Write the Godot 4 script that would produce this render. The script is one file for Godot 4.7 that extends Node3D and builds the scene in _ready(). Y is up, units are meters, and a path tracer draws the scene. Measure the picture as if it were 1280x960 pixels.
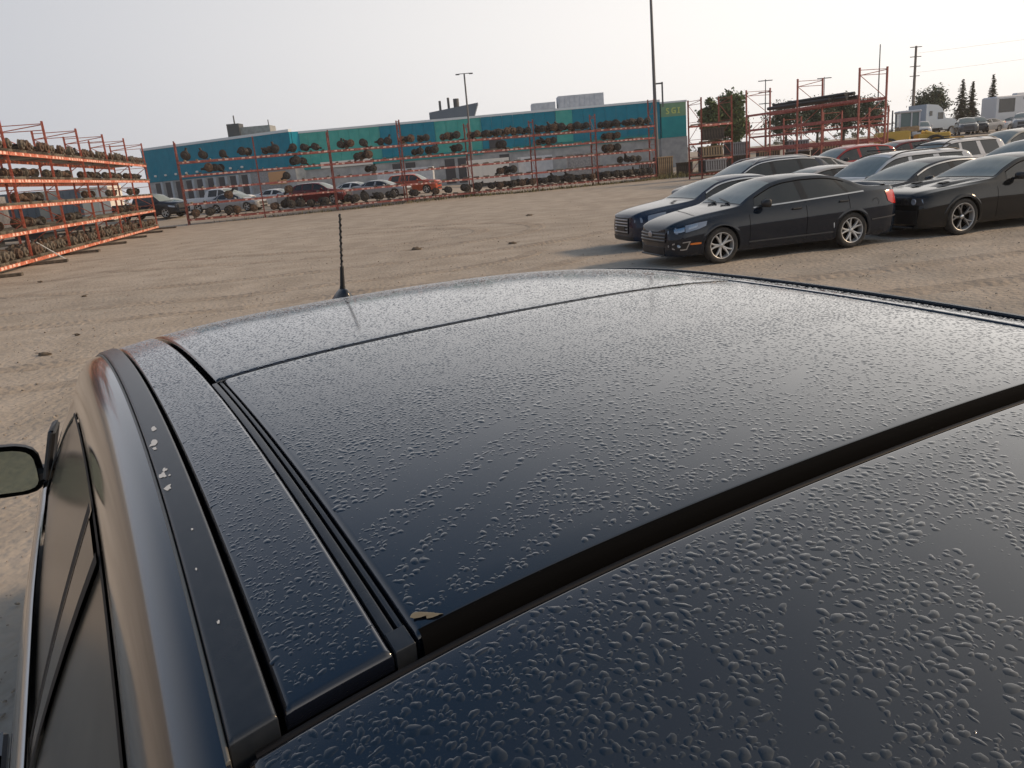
extends Node3D

# ---------------------------------------------------------------- mesh builder
class MB:
	var v := PackedVector3Array()
	var n := PackedVector3Array()
	var c := PackedColorArray()
	var ix := PackedInt32Array()
	var tint := Color(1, 1, 1)

	func tri(a: Vector3, b: Vector3, d: Vector3, nn: Vector3) -> void:
		if (b - a).cross(d - a).dot(nn) > 0.0:
			var k := b
			b = d
			d = k
		var i := v.size()
		v.append(a); v.append(b); v.append(d)
		for q in 3:
			n.append(nn); c.append(tint)
			ix.append(i + q)

	func quad(a: Vector3, b: Vector3, d: Vector3, e: Vector3, nn: Vector3) -> void:
		if (b - a).cross(d - a).dot(nn) > 0.0:
			var k := b
			b = e
			e = k
		var i := v.size()
		v.append(a); v.append(b); v.append(d); v.append(e)
		for q in 4:
			n.append(nn); c.append(tint)
		for q in [0, 1, 2, 0, 2, 3]:
			ix.append(i + q)

	func box(x: Transform3D, s: Vector3) -> void:
		var h := s * 0.5
		for a in 3:
			for sg in [-1.0, 1.0]:
				var e := Vector3.ZERO
				e[a] = sg
				var u := Vector3.ZERO
				u[(a + 1) % 3] = 1.0
				var w := Vector3.ZERO
				w[(a + 2) % 3] = 1.0
				var p := e * h
				quad(x * (p - u * h - w * h), x * (p + u * h - w * h), x * (p + u * h + w * h), x * (p - u * h + w * h), (x.basis * e).normalized())

	# box with all edges chamfered by r
	func cbox(x: Transform3D, s: Vector3, r: float) -> void:
		var rows := []
		var hx := s.x * 0.5
		var hz := s.z * 0.5
		var ring := func(inset: float, y: float) -> PackedVector3Array:
			var a := hx - inset
			var b := hz - inset
			var q := r
			return PackedVector3Array([x * Vector3(-a + q, y, -b), x * Vector3(a - q, y, -b), x * Vector3(a, y, -b + q), x * Vector3(a, y, b - q), x * Vector3(a - q, y, b), x * Vector3(-a + q, y, b), x * Vector3(-a, y, b - q), x * Vector3(-a, y, -b + q)])
		rows = [ring.call(r, -s.y * 0.5), ring.call(0.0, -s.y * 0.5 + r), ring.call(0.0, s.y * 0.5 - r), ring.call(r, s.y * 0.5)]
		for i in 3:
			for j in 8:
				var p: Vector3 = rows[i][j]
				var p2: Vector3 = rows[i][(j + 1) % 8]
				var p3: Vector3 = rows[i + 1][(j + 1) % 8]
				var p4: Vector3 = rows[i + 1][j]
				var nn := (p3 - p).cross(p4 - p2)
				if nn.length() < 1e-12:
					continue
				nn = nn.normalized()
				if nn.dot((p + p3) * 0.5 - x.origin) < 0.0:
					nn = -nn
				quad(p, p2, p3, p4, nn)
		for k in [0, 3]:
			var up := x.basis.y.normalized() * (1.0 if k else -1.0)
			for j in range(1, 7):
				tri(rows[k][0], rows[k][j], rows[k][j + 1], up)

	func tube(a: Vector3, b: Vector3, r0: float, r1: float, k := 8, caps := true) -> void:
		var d := (b - a).normalized()
		var u := d.cross(Vector3.UP if absf(d.y) < 0.9 else Vector3.RIGHT).normalized()
		var w := d.cross(u)
		var i := v.size()
		for j in k:
			var an := TAU * j / k
			var o := u * cos(an) + w * sin(an)
			v.append(a + o * r0); v.append(b + o * r1)
			n.append(o); n.append(o)
			c.append(tint); c.append(tint)
		for j in k:
			var p := i + 2 * j
			var q := i + 2 * ((j + 1) % k)
			_f(p, q, q + 1); _f(p, q + 1, p + 1)
		if caps:
			for j in range(1, k - 1):
				tri(v[i], v[i + 2 * j], v[i + 2 * j + 2], -d)
				tri(v[i + 1], v[i + 2 * j + 1], v[i + 2 * j + 3], d)

	func _f(a: int, b: int, d: int) -> void:
		if (v[b] - v[a]).cross(v[d] - v[a]).dot(n[a] + n[b] + n[d]) > 0.0:
			ix.append(a); ix.append(d); ix.append(b)
		else:
			ix.append(a); ix.append(b); ix.append(d)

	# profile of (radius, height along local y)
	func lathe(pr: Array, x: Transform3D, k := 16) -> void:
		var rows := []
		for q in pr:
			var row := PackedVector3Array()
			for j in k:
				var an := TAU * j / k
				row.append(x * Vector3(q[0] * cos(an), q[1], q[0] * sin(an)))
			rows.append(row)
		grid(rows, x.origin, true)

	# the same with crisp corners between the steps of the profile
	func turned(pr: Array, x: Transform3D, k := 16) -> void:
		for i in pr.size() - 1:
			var rows := []
			for q in [pr[i], pr[i + 1]]:
				var row := PackedVector3Array()
				for j in k:
					var an := TAU * j / k
					row.append(x * Vector3(q[0] * cos(an), q[1], q[0] * sin(an)))
				rows.append(row)
			var mid: float = (pr[i][1] + pr[i + 1][1]) * 0.5
			var up: float = signf(pr[i][0] - pr[i + 1][0]) * signf(pr[i + 1][1] - pr[i][1])
			grid(rows, x * Vector3(0, mid - up * 10.0 * absf(pr[i][0] - pr[i + 1][0]), 0), true)

	# rows of equally many points; smooth; outward = away from ref. keep(i, j) may drop quads
	func grid(rows: Array, ref: Vector3, wrap := false, keep = null, dir := Vector3.ZERO) -> void:
		var nr := rows.size()
		var nc: int = rows[0].size()
		var i0 := v.size()
		var acc := PackedVector3Array()
		acc.resize(nr * nc)
		var fl := 0.0
		var mc := nc if wrap else nc - 1
		for i in nr - 1:
			var r0: PackedVector3Array = rows[i]
			var r1: PackedVector3Array = rows[i + 1]
			for j in mc:
				var j2 := (j + 1) % nc
				var fn := (r1[j2] - r0[j]).cross(r1[j] - r0[j2])
				if dir == Vector3.ZERO:
					fl += fn.dot(r0[j] - ref)
				else:
					fl += fn.dot(dir)
				acc[i * nc + j] += fn
				acc[i * nc + j2] += fn
				acc[(i + 1) * nc + j] += fn
				acc[(i + 1) * nc + j2] += fn
		var sg := 1.0 if fl >= 0.0 else -1.0
		for i in nr:
			var r0: PackedVector3Array = rows[i]
			for j in nc:
				v.append(r0[j])
				var q := acc[i * nc + j] * sg
				n.append(q.normalized() if q.length() > 1e-14 else Vector3.UP)
				c.append(tint)
		var kf := keep != null
		for i in nr - 1:
			for j in mc:
				if kf and not keep.call(i, j):
					continue
				var j2 := (j + 1) % nc
				var a := i0 + i * nc + j
				var b := i0 + i * nc + j2
				var d := i0 + (i + 1) * nc + j2
				var e := i0 + (i + 1) * nc + j
				if sg > 0.0:
					ix.append_array(PackedInt32Array([a, d, b, a, e, d]))
				else:
					ix.append_array(PackedInt32Array([a, b, d, a, d, e]))

	# flat polygon (local xy) pushed along local z by depth
	func prism(poly: PackedVector2Array, x: Transform3D, depth: float) -> void:
		var ids := Geometry2D.triangulate_polygon(poly)
		var z := x.basis.z.normalized()
		for q in range(0, ids.size(), 3):
			for f in [0.0, depth]:
				tri(x * Vector3(poly[ids[q]].x, poly[ids[q]].y, f), x * Vector3(poly[ids[q + 1]].x, poly[ids[q + 1]].y, f), x * Vector3(poly[ids[q + 2]].x, poly[ids[q + 2]].y, f), z * (1.0 if f else -1.0))
		var cw := Geometry2D.is_polygon_clockwise(poly)
		for i in poly.size():
			var a := poly[i]
			var b := poly[(i + 1) % poly.size()]
			var e := b - a
			var nn := Vector3(e.y, -e.x, 0) * (-1.0 if cw else 1.0)
			if e.length() < 1e-7:
				continue
			quad(x * Vector3(a.x, a.y, 0), x * Vector3(b.x, b.y, 0), x * Vector3(b.x, b.y, depth), x * Vector3(a.x, a.y, depth), (x.basis * nn).normalized())

	func done(colors := false) -> ArrayMesh:
		var m := ArrayMesh.new()
		var a := []
		a.resize(Mesh.ARRAY_MAX)
		a[Mesh.ARRAY_VERTEX] = v
		a[Mesh.ARRAY_NORMAL] = n
		if colors:
			a[Mesh.ARRAY_COLOR] = c
		a[Mesh.ARRAY_INDEX] = ix
		m.add_surface_from_arrays(Mesh.PRIMITIVE_TRIANGLES, a)
		return m


# ---------------------------------------------------------------- small helpers
var rng := RandomNumberGenerator.new()
var used := {}
var M := {}

func numbered(called: String, parent: Node) -> String:
	var key := "%d/%s" % [parent.get_instance_id(), called]
	var k: int = used.get(key, 0)
	used[key] = k + 1
	return called if k == 0 else "%s_%03d" % [called, k]

func tag(o: Node, label: String, category: String, group := "") -> void:
	o.set_meta("label", label)
	o.set_meta("category", category)
	if group:
		o.set_meta("group", group)

func thing(called: String, label: String, category: String, at := Vector3.ZERO, turn := 0.0, group := "") -> Node3D:
	var o := Node3D.new()
	o.name = numbered(called, self)
	add_child(o)
	o.position = at
	o.rotation.y = turn
	tag(o, label, category, group)
	return o

func put(mesh: Mesh, called: String, m: Material, parent: Node, x := Transform3D()) -> MeshInstance3D:
	var o := MeshInstance3D.new()
	o.mesh = mesh
	o.material_override = m
	o.name = numbered(called, parent)
	o.transform = x
	parent.add_child(o)
	return o

func dup(src: Node3D, called: String, label: String, at: Vector3, turn: float, group := "") -> Node3D:
	var o: Node3D = src.duplicate()
	o.name = numbered(called, self)
	add_child(o)
	o.position = at
	o.rotation = Vector3(0, turn, 0)
	o.set_meta("label", label)
	if group:
		o.set_meta("group", group)
	return o

func at(x: float, y: float, z: float, b := Basis()) -> Transform3D:
	return Transform3D(b, Vector3(x, y, z))

func lin(r: float, g: float, b: float) -> Color:
	return Color(r, g, b).linear_to_srgb()

func noise(freq: float, sd: int, oct := 4, type := FastNoiseLite.TYPE_SIMPLEX_SMOOTH) -> FastNoiseLite:
	var f := FastNoiseLite.new()
	f.noise_type = type
	f.seed = sd
	f.frequency = freq
	f.fractal_type = FastNoiseLite.FRACTAL_FBM
	f.fractal_octaves = oct
	return f

# grey noise picture, seamless, remapped to lo..hi
func noise_image(size: int, freq: float, sd: int, oct: int, lo: float, hi: float, type := FastNoiseLite.TYPE_SIMPLEX_SMOOTH) -> Image:
	var im := noise(freq, sd, oct, type).get_seamless_image(size, size, false, false, 0.1, true)
	im.convert(Image.FORMAT_L8)
	var d := im.get_data()
	for i in d.size():
		d[i] = int(clampf(lerpf(lo, hi, d[i] / 255.0), 0, 1) * 255.0)
	return Image.create_from_data(size, size, false, Image.FORMAT_L8, d)

func tex(im: Image) -> ImageTexture:
	return ImageTexture.create_from_image(im)

func ramp_image(src: Image, a: Color, b: Color, mid := Color(0, 0, 0, 0)) -> Image:
	var s := src.get_data()
	var o := PackedByteArray()
	o.resize(s.size() * 3)
	for i in s.size():
		var f := s[i] / 255.0
		var q := a.lerp(b, f) if mid.a == 0.0 else (a.lerp(mid, f * 2.0) if f < 0.5 else mid.lerp(b, f * 2.0 - 1.0))
		o[i * 3] = int(q.r * 255.0)
		o[i * 3 + 1] = int(q.g * 255.0)
		o[i * 3 + 2] = int(q.b * 255.0)
	return Image.create_from_data(src.get_width(), src.get_height(), false, Image.FORMAT_RGB8, o)

func flat(key: String, col: Color, rough := 0.6, metal := 0.0, spec := 0.5) -> StandardMaterial3D:
	if M.has(key):
		return M[key]
	var m := StandardMaterial3D.new()
	m.resource_name = key
	m.albedo_color = col
	m.roughness = rough
	m.metallic = metal
	m.metallic_specular = spec
	M[key] = m
	return m

# a surface with a blotchy colour texture on triplanar axes (scale = repeats per metre)
func blotchy(key: String, a: Color, b: Color, im: Image, scale: float, rough := 0.7, metal := 0.0) -> StandardMaterial3D:
	var m := flat(key, Color(1, 1, 1), rough, metal)
	m.albedo_texture = tex(ramp_image(im, a, b))
	m.uv1_triplanar = true
	m.uv1_scale = Vector3.ONE * scale
	return m

func smooth(a: float, b: float, x: float) -> float:
	var q := clampf((x - a) / (b - a), 0, 1)
	return q * q * (3.0 - 2.0 * q)

# height of the ground: a shallow dip under the parked rows, a rise to the back lot
func ground_y(x: float, z: float) -> float:
	var dx := (x - 12.5) / (4.2 if x < 12.5 else 9.0)
	var y := -0.24 * exp(-dx * dx - pow((z + 23.0) / 4.2, 2))
	y += 1.2 * smooth(48.0, 84.0, -z) * smooth(18.0, 34.0, x)
	y += 0.42 * smooth(58.5, 63.0, -z) * (1.0 - smooth(-6.0, 2.0, x))
	return y

# monotone curve through [x, y] pairs
func curve(t: Array, x: float) -> float:
	var k := t.size()
	if x <= t[0][0]:
		return t[0][1]
	if x >= t[k - 1][0]:
		return t[k - 1][1]
	var i := 0
	while x > t[i + 1][0]:
		i += 1
	var h: float = t[i + 1][0] - t[i][0]
	var d: float = (t[i + 1][1] - t[i][1]) / h
	var m0 := d
	var m1 := d
	if i > 0:
		var e: float = (t[i][1] - t[i - 1][1]) / (t[i][0] - t[i - 1][0])
		m0 = 0.0 if e * d <= 0.0 else 2.0 * e * d / (e + d)
	if i < k - 2:
		var e: float = (t[i + 2][1] - t[i + 1][1]) / (t[i + 2][0] - t[i + 1][0])
		m1 = 0.0 if e * d <= 0.0 else 2.0 * e * d / (e + d)
	var s: float = (x - t[i][0]) / h
	return t[i][1] * (2 * s * s * s - 3 * s * s + 1) + m0 * h * (s * s * s - 2 * s * s + s) + t[i + 1][1] * (3 * s * s - 2 * s * s * s) + m1 * h * (s * s * s - s * s)

func _ready() -> void:
	# ---- camera
	var cam := Camera3D.new()
	cam.name = "camera"
	cam.fov = 51.96
	cam.near = 0.02
	cam.far = 3000.0
	cam.position = Vector3(0, 2.02, 0)
	cam.basis = Basis(Vector3.RIGHT, deg_to_rad(-15.423)) * Basis(Vector3.BACK, deg_to_rad(-5.012))
	add_child(cam)
	# ---- sky: smoke haze, brighter and warmer round the veiled sun
	var sun_az := deg_to_rad(82.0)
	var sun_el := deg_to_rad(27.0)
	var to_sun := Vector3(sin(sun_az) * cos(sun_el), sin(sun_el), -cos(sun_az) * cos(sun_el))
	var W := 512
	var im := Image.create(W, W / 2, false, Image.FORMAT_RGBF)
	for y in W / 2:
		var el := (0.5 - (y + 0.5) / (W / 2)) * PI
		for x in W:
			# column 0 of the panorama looks along -z, columns run to the right
			var az := (float(x) + 0.5) / W * TAU
			var d := Vector3(sin(az) * cos(el), sin(el), -cos(az) * cos(el))
			var c := sky_color(d, to_sun)
			im.set_pixel(x, y, c)
	var pm := PanoramaSkyMaterial.new()
	pm.panorama = ImageTexture.create_from_image(im)
	var sky := Sky.new()
	sky.sky_material = pm
	var env := Environment.new()
	env.background_mode = Environment.BG_SKY
	env.sky = sky
	env.tonemap_mode = Environment.TONE_MAPPER_LINEAR
	env.tonemap_exposure = 1.0
	env.sdfgi_enabled = true
	env.ssao_enabled = true
	env.ssil_enabled = true
	env.fog_enabled = true
	env.fog_density = 0.0005
	env.fog_light_color = Color(0.95, 0.91, 0.875)
	var we := WorldEnvironment.new()
	we.environment = env
	add_child(we)
	# ---- sun, veiled by smoke
	var sun := DirectionalLight3D.new()
	sun.name = "sun"
	sun.light_color = Color(1.0, 0.86, 0.70)
	sun.light_energy = 0.9
	sun.light_angular_distance = 8.0
	sun.shadow_enabled = true
	add_child(sun)
	sun.look_at_from_position(Vector3.ZERO, -to_sun, Vector3.UP)

	make_materials()
	build_ground()
	build_all()

func sky_color(d: Vector3, to_sun: Vector3) -> Color:
	var up := maxf(d.y, 0.0)
	var cs := d.dot(to_sun) * 0.5 + 0.5
	var near := smooth(0.12, 0.95, cs)
	var hor := Vector3(0.31, 0.395, 0.53).lerp(Vector3(0.43, 0.465, 0.535), smooth(0.0, 0.28, cs)).lerp(Vector3(1.24, 1.185, 1.12), near)
	var top := Vector3(0.070, 0.150, 0.275).lerp(Vector3(0.46, 0.48, 0.50), smooth(0.58, 1.0, cs))
	var c := hor.lerp(top, smooth(0.12, 0.78, up))
	c += Vector3(1.0, 0.80, 0.58) * pow(cs, 28.0) * 0.8
	return Color(c.x, c.y, c.z)

func make_materials() -> void:
	var n_fine := noise_image(256, 0.05, 21, 5, -0.1, 1.1)
	var n_mid := noise_image(256, 0.02, 22, 4, -0.2, 1.2)
	var n_spot := noise_image(256, 0.035, 23, 3, -0.9, 1.6)
	M.n_fine = n_fine
	M.n_mid = n_mid
	M.n_spot = n_spot
	# near car
	var p := flat("near_paint", lin(0.006, 0.008, 0.014), 0.10)
	p.clearcoat_enabled = true
	p.clearcoat = 1.0
	p.clearcoat_roughness = 0.11
	p.roughness_texture = tex(noise_image(512, 0.04, 31, 4, 0.65, 1.0))
	p.uv1_triplanar = true
	p.uv1_scale = Vector3.ONE * 6.0
	var g := flat("roof_glass", lin(0.005, 0.007, 0.012), 0.10)
	g.clearcoat_enabled = true
	g.clearcoat = 1.0
	g.clearcoat_roughness = 0.12
	g.roughness_texture = p.roughness_texture
	g.uv1_triplanar = true
	g.uv1_scale = Vector3.ONE * 5.0
	var wt := flat("water", lin(0.006, 0.008, 0.012), 0.06, 0.0, 0.5)
	wt.clearcoat_enabled = true
	wt.clearcoat = 1.0
	wt.clearcoat_roughness = 0.05
	blotchy("trim", lin(0.017, 0.021, 0.027), lin(0.027, 0.031, 0.037), n_fine, 4.0, 0.27)
	flat("edge_metal", lin(0.16, 0.15, 0.13), 0.4, 0.4)
	flat("seal", lin(0.012, 0.012, 0.013), 0.6, 0.0, 0.3)
	flat("rubber", lin(0.004, 0.004, 0.0042), 0.9, 0.0, 0.12)
	blotchy("black_plastic", lin(0.010, 0.010, 0.011), lin(0.02, 0.02, 0.02), n_fine, 6.0, 0.4)
	flat("primer", lin(0.50, 0.52, 0.53), 0.6)
	flat("leaf_dry", lin(0.17, 0.15, 0.105), 0.8)
	flat("chrome", lin(0.55, 0.56, 0.57), 0.22, 1.0)
	flat("mirror", lin(0.30, 0.37, 0.345), 0.03, 1.0)
	var dg := blotchy("dusty_glass", lin(0.03, 0.028, 0.024), lin(0.075, 0.066, 0.052), n_mid, 1.6, 0.16)
	dg.roughness = 0.18
	flat("car_glass", lin(0.010, 0.015, 0.018), 0.05, 0.0, 0.6)
	blotchy("screen_glass", lin(0.17, 0.21, 0.205), lin(0.22, 0.26, 0.25), n_mid, 0.9, 0.07)  # dust and tint, with sky sheen and cabin light put into the colour
	flat("lamp_glass", lin(0.35, 0.40, 0.46), 0.12, 0.3)
	flat("tail_red", lin(0.45, 0.015, 0.012), 0.18)
	blotchy("tyre", lin(0.018, 0.017, 0.016), lin(0.06, 0.053, 0.045), n_mid, 2.0, 0.85)
	blotchy("alloy", lin(0.46, 0.455, 0.44), lin(0.62, 0.61, 0.59), n_fine, 4.0, 0.42, 0.5)
	blotchy("alloy_dark", lin(0.16, 0.155, 0.15), lin(0.26, 0.25, 0.24), n_fine, 4.0, 0.42, 0.7)
	# ground
	var big := noise_image(1024, 0.006, 41, 6, -0.15, 1.15)
	var gr := flat("ground", Color(1, 1, 1), 0.95, 0.0, 0.25)
	gr.albedo_texture = tex(ramp_image(big, lin(0.34, 0.297, 0.248), lin(0.435, 0.386, 0.327)))
	gr.uv1_triplanar = true
	gr.uv1_world_triplanar = true
	gr.uv1_scale = Vector3.ONE / 9.0
	gr.vertex_color_use_as_albedo = true
	gr.heightmap_enabled = true
	gr.heightmap_texture = tex(noise_image(1024, 0.07, 43, 6, 0.0, 1.0))
	gr.heightmap_scale = 1.5
	flat("stone", lin(0.27, 0.235, 0.195), 0.95)

var gbump: FastNoiseLite
var gbump2: FastNoiseLite

func build_ground() -> void:
	# one sheet, fine near the camera and coarse towards the horizon
	var mb := MB.new()
	var xs := []
	var K := 150
	for i in range(-K, K + 1):
		var f := float(i) / K
		xs.append(6.0 + signf(f) * (absf(f) * 45.0 + 355.0 * pow(absf(f), 6.0)))
	var zs := []
	for i in 261:
		var f := i / 260.0
		zs.append(10.0 - (f * 110.0 + 300.0 * pow(f, 7.0)))
	gbump = noise(0.35, 61, 4)
	gbump2 = noise(1.7, 62, 3)
	var bump := gbump
	var bump2 := gbump2
	var tone := noise(0.045, 63, 4)
	var wet := noise(0.11, 64, 4)
	var rows := []
	for z in zs:
		var row := PackedVector3Array()
		for x in xs:
			var dist := Vector2(x, z).length()
			var h := ground_y(x, z) + 0.03 * bump.get_noise_2d(x, z) * smooth(300.0, 60.0, dist) + 0.012 * bump2.get_noise_2d(x, z) * smooth(60.0, 25.0, dist)
			row.append(Vector3(x, h - 0.02, z))
		rows.append(row)
	mb.grid(rows, Vector3.ZERO, false, null, Vector3.UP)
	for i in mb.v.size():
		var p := mb.v[i]
		var t := 1.0 + 0.16 * tone.get_noise_2d(p.x, p.z) + 0.10 * wet.get_noise_2d(p.x * 0.5, p.z * 1.6)
		var c := Color(t, t, t)
		# greyer tone in the lanes by the parked rows and in noise patches
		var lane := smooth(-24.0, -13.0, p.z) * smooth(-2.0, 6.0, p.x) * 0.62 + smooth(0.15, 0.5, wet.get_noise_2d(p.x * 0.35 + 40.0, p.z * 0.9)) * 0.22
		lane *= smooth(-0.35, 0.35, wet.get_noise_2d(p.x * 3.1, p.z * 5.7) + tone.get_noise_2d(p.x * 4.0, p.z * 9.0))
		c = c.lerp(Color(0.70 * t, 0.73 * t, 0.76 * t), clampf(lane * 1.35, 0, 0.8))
		for q in [[-13.6, -23.0, 2.4, 0.5, 0.8], [-20.5, -35.0, 2.0, 0.8, 0.6], [2.0, -33.0, 5.0, 1.2, 0.2], [8.0, -38.0, 6.0, 1.6, 0.5], [9.0, -11.5, 5.0, 0.9, 0.4], [-16.0, -29.5, 3.0, 0.6, 0.5]]:
			var e := Vector2((p.x - q[0]) / q[2], (p.z - q[1]) / q[3]).length() + wet.get_noise_2d(p.x * 7.0, p.z * 7.0) * 0.9
			c = c.lerp(Color(0.72 * t, 0.71 * t, 0.71 * t), smooth(1.15, 0.7, e) * q[4])
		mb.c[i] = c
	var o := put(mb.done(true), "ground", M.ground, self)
	o.set_meta("kind", "structure")

# car paint: a colour with a thin uneven film of dust
func paint(key: String, col: Color, dust := 0.12, rough := 0.28) -> StandardMaterial3D:
	if M.has(key):
		return M[key]
	var dc := lin(0.26, 0.22, 0.18)
	var m := blotchy(key, col.lerp(dc, dust * 0.2), col.lerp(dc, dust), M.n_mid, 0.7, rough)
	m.clearcoat_enabled = true
	m.clearcoat = 1.0
	m.metallic_specular = 0.0
	m.clearcoat_roughness = 0.05 + dust * 0.6
	return m

func more_materials() -> void:
	var nf: Image = M.n_fine
	var nm: Image = M.n_mid
	var ns: Image = M.n_spot
	blotchy("rack_orange", lin(0.50, 0.125, 0.065), lin(0.62, 0.24, 0.16), ns, 0.6, 0.55)
	blotchy("rack_orange_post", lin(0.42, 0.09, 0.05), lin(0.54, 0.18, 0.115), ns, 0.6, 0.55)
	blotchy("rack_red", lin(0.36, 0.085, 0.065), lin(0.46, 0.16, 0.13), ns, 0.6, 0.55)
	blotchy("rack_red_post", lin(0.32, 0.085, 0.062), lin(0.40, 0.14, 0.105), ns, 0.6, 0.55)
	flat("tag_white", lin(0.80, 0.56, 0.47), 0.7)
	blotchy("deck", lin(0.13, 0.11, 0.085), lin(0.25, 0.21, 0.15), nm, 1.0, 0.7)
	blotchy("deck_pale", lin(0.34, 0.30, 0.21), lin(0.46, 0.42, 0.32), nm, 1.0, 0.7)
	blotchy("axle_dark", lin(0.012, 0.011, 0.011), lin(0.042, 0.034, 0.028), ns, 1.5, 0.65)
	blotchy("axle_rust", lin(0.04, 0.024, 0.016), lin(0.14, 0.085, 0.055), nm, 1.5, 0.8)
	blotchy("axle_grey", lin(0.05, 0.043, 0.037), lin(0.17, 0.14, 0.10), nm, 1.5, 0.7)
	flat("rust", lin(0.10, 0.055, 0.03), 0.8)
	blotchy("old_wood", lin(0.055, 0.045, 0.035), lin(0.14, 0.115, 0.09), nm, 0.8, 0.85)
	blotchy("crate_wood", lin(0.28, 0.19, 0.11), lin(0.42, 0.31, 0.19), nm, 0.8, 0.8)
	blotchy("crate_grey", lin(0.22, 0.22, 0.23), lin(0.34, 0.34, 0.345), nm, 0.8, 0.8)
	flat("crate_dark", lin(0.06, 0.05, 0.045), 0.9)
	flat("pipe_black", lin(0.022, 0.022, 0.022), 0.5)
	blotchy("teal_dark", lin(0.003, 0.185, 0.275), lin(0.005, 0.215, 0.315), nm, 0.15, 0.5)
	blotchy("teal_mid", lin(0.008, 0.25, 0.275), lin(0.015, 0.29, 0.31), nm, 0.15, 0.5)
	blotchy("teal_light", lin(0.045, 0.32, 0.295), lin(0.075, 0.37, 0.335), nm, 0.15, 0.5)
	blotchy("olive", lin(0.16, 0.30, 0.19), lin(0.20, 0.34, 0.22), nm, 0.15, 0.5)
	for k in ["teal_dark", "teal_mid", "teal_light", "olive"]:
		M[k].metallic_specular = 0.12
	flat("letter", lin(0.50, 0.56, 0.16), 0.5)
	blotchy("wall_pale", lin(0.27, 0.285, 0.30), lin(0.38, 0.39, 0.395), nm, 0.2, 0.7)
	flat("coping", lin(0.62, 0.66, 0.68), 0.5)
	flat("dock_dark", lin(0.035, 0.04, 0.05), 0.6)
	flat("dock_post", lin(0.36, 0.40, 0.44), 0.6)
	flat("sign_white", lin(0.70, 0.68, 0.63), 0.6)
	flat("panel_orange", lin(0.55, 0.30, 0.14), 0.7)
	blotchy("plant_grey", lin(0.22, 0.22, 0.21), lin(0.32, 0.315, 0.30), nm, 0.3, 0.6)
	flat("plant_dark", lin(0.06, 0.065, 0.07), 0.6)
	flat("plant_blue", lin(0.10, 0.135, 0.17), 0.6)
	blotchy("plant_pale", lin(0.46, 0.49, 0.53), lin(0.58, 0.60, 0.63), nm, 0.3, 0.6)
	flat("pole_grey", lin(0.11, 0.115, 0.12), 0.6)
	flat("pole_wood", lin(0.17, 0.15, 0.13), 0.8)
	blotchy("bark", lin(0.05, 0.04, 0.03), lin(0.11, 0.09, 0.07), nm, 1.0, 0.9)
	var lf := flat("leaf", Color(1, 1, 1), 0.7, 0.0, 0.3)
	lf.vertex_color_use_as_albedo = true
	lf.backlight_enabled = true
	lf.backlight = Color(0.25, 0.25, 0.2)
	flat("grille_black", lin(0.010, 0.010, 0.011), 0.5)
	flat("grille_bar", lin(0.16, 0.165, 0.17), 0.35, 0.6)
	flat("gloss_black", lin(0.008, 0.008, 0.009), 0.15)
	flat("trim_grey", lin(0.05, 0.052, 0.055), 0.4)
	flat("lamp_blue", lin(0.27, 0.31, 0.37), 0.08, 0.2)
	flat("lamp_dark", lin(0.02, 0.02, 0.022), 0.15)
	flat("clod", lin(0.11, 0.085, 0.06), 0.95)
	flat("satin", lin(0.42, 0.42, 0.43), 0.35, 0.8)
	flat("amber", lin(0.75, 0.20, 0.03), 0.3)
	flat("yellow", lin(0.55, 0.36, 0.07), 0.6)
	flat("cab_glass", lin(0.10, 0.16, 0.16), 0.1)
	flat("white_gel", lin(0.66, 0.665, 0.67), 0.45)
	flat("pale_blue", lin(0.42, 0.49, 0.56), 0.4)

# ---------------------------------------------------------------- the near black car
const S_FRONT := 1.1474
const S_REAR := 0.4418

func taper(s: float) -> float:
	var q := minf(s, 2.1) - 0.8
	return 1.0 - 0.0345 * q + 0.0472 * q * q

func roof_y(s: float, t: float) -> float:
	return 1.7844 - 0.0479 * pow(s - 1.2832, 2) - 0.1057 * pow(maxf(s - 1.2832, 0.0), 3) - 0.0471 * t * t - 0.15 * pow(t, 4)

# point of the roof: s forward, t to the left, both in metres
func rp(s: float, t: float, dy := 0.0) -> Vector3:
	var q := t * taper(s)
	return Vector3(-q, roof_y(s, q) + dy, -s)

# steps across a panel of length l with a rolled edge: [offset, drop]
func edge_steps(l: float, r: float, skirt: float, step: float) -> Array:
	var o := [[0.0, -skirt], [0.0, -r], [r * 0.3, -r * 0.3], [r, 0.0]]
	var k := int(maxf(2.0, ceilf((l - 2.0 * r) / step)))
	for i in range(1, k):
		o.append([r + (l - 2.0 * r) * i / k, 0.0])
	o += [[l - r, 0.0], [l - r * 0.3, -r * 0.3], [l, -r], [l, -skirt]]
	return o

# curved panel between s0(t) = s0 + k0 t^2 and s1, and t0..t1
func roof_panel(s0: float, k0: float, s1: float, k1: float, t0: float, t1: float, lift: float, r := 0.005, skirt := 0.016) -> ArrayMesh:
	var mb := MB.new()
	var rows := []
	for a in edge_steps(s1 - s0, r, skirt, 0.03):
		var row := PackedVector3Array()
		for b in edge_steps(t1 - t0, r, skirt, 0.03):
			var t: float = t0 + b[0]
			var f: float = a[0] / (s1 - s0)
			var s: float = lerpf(s0 + k0 * t * t, s1 + k1 * t * t, f)
			row.append(rp(s, t, lift + minf(a[1], b[1])))
		rows.append(row)
	mb.grid(rows, Vector3.ZERO, false, null, Vector3.UP)
	return mb.done()

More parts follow.
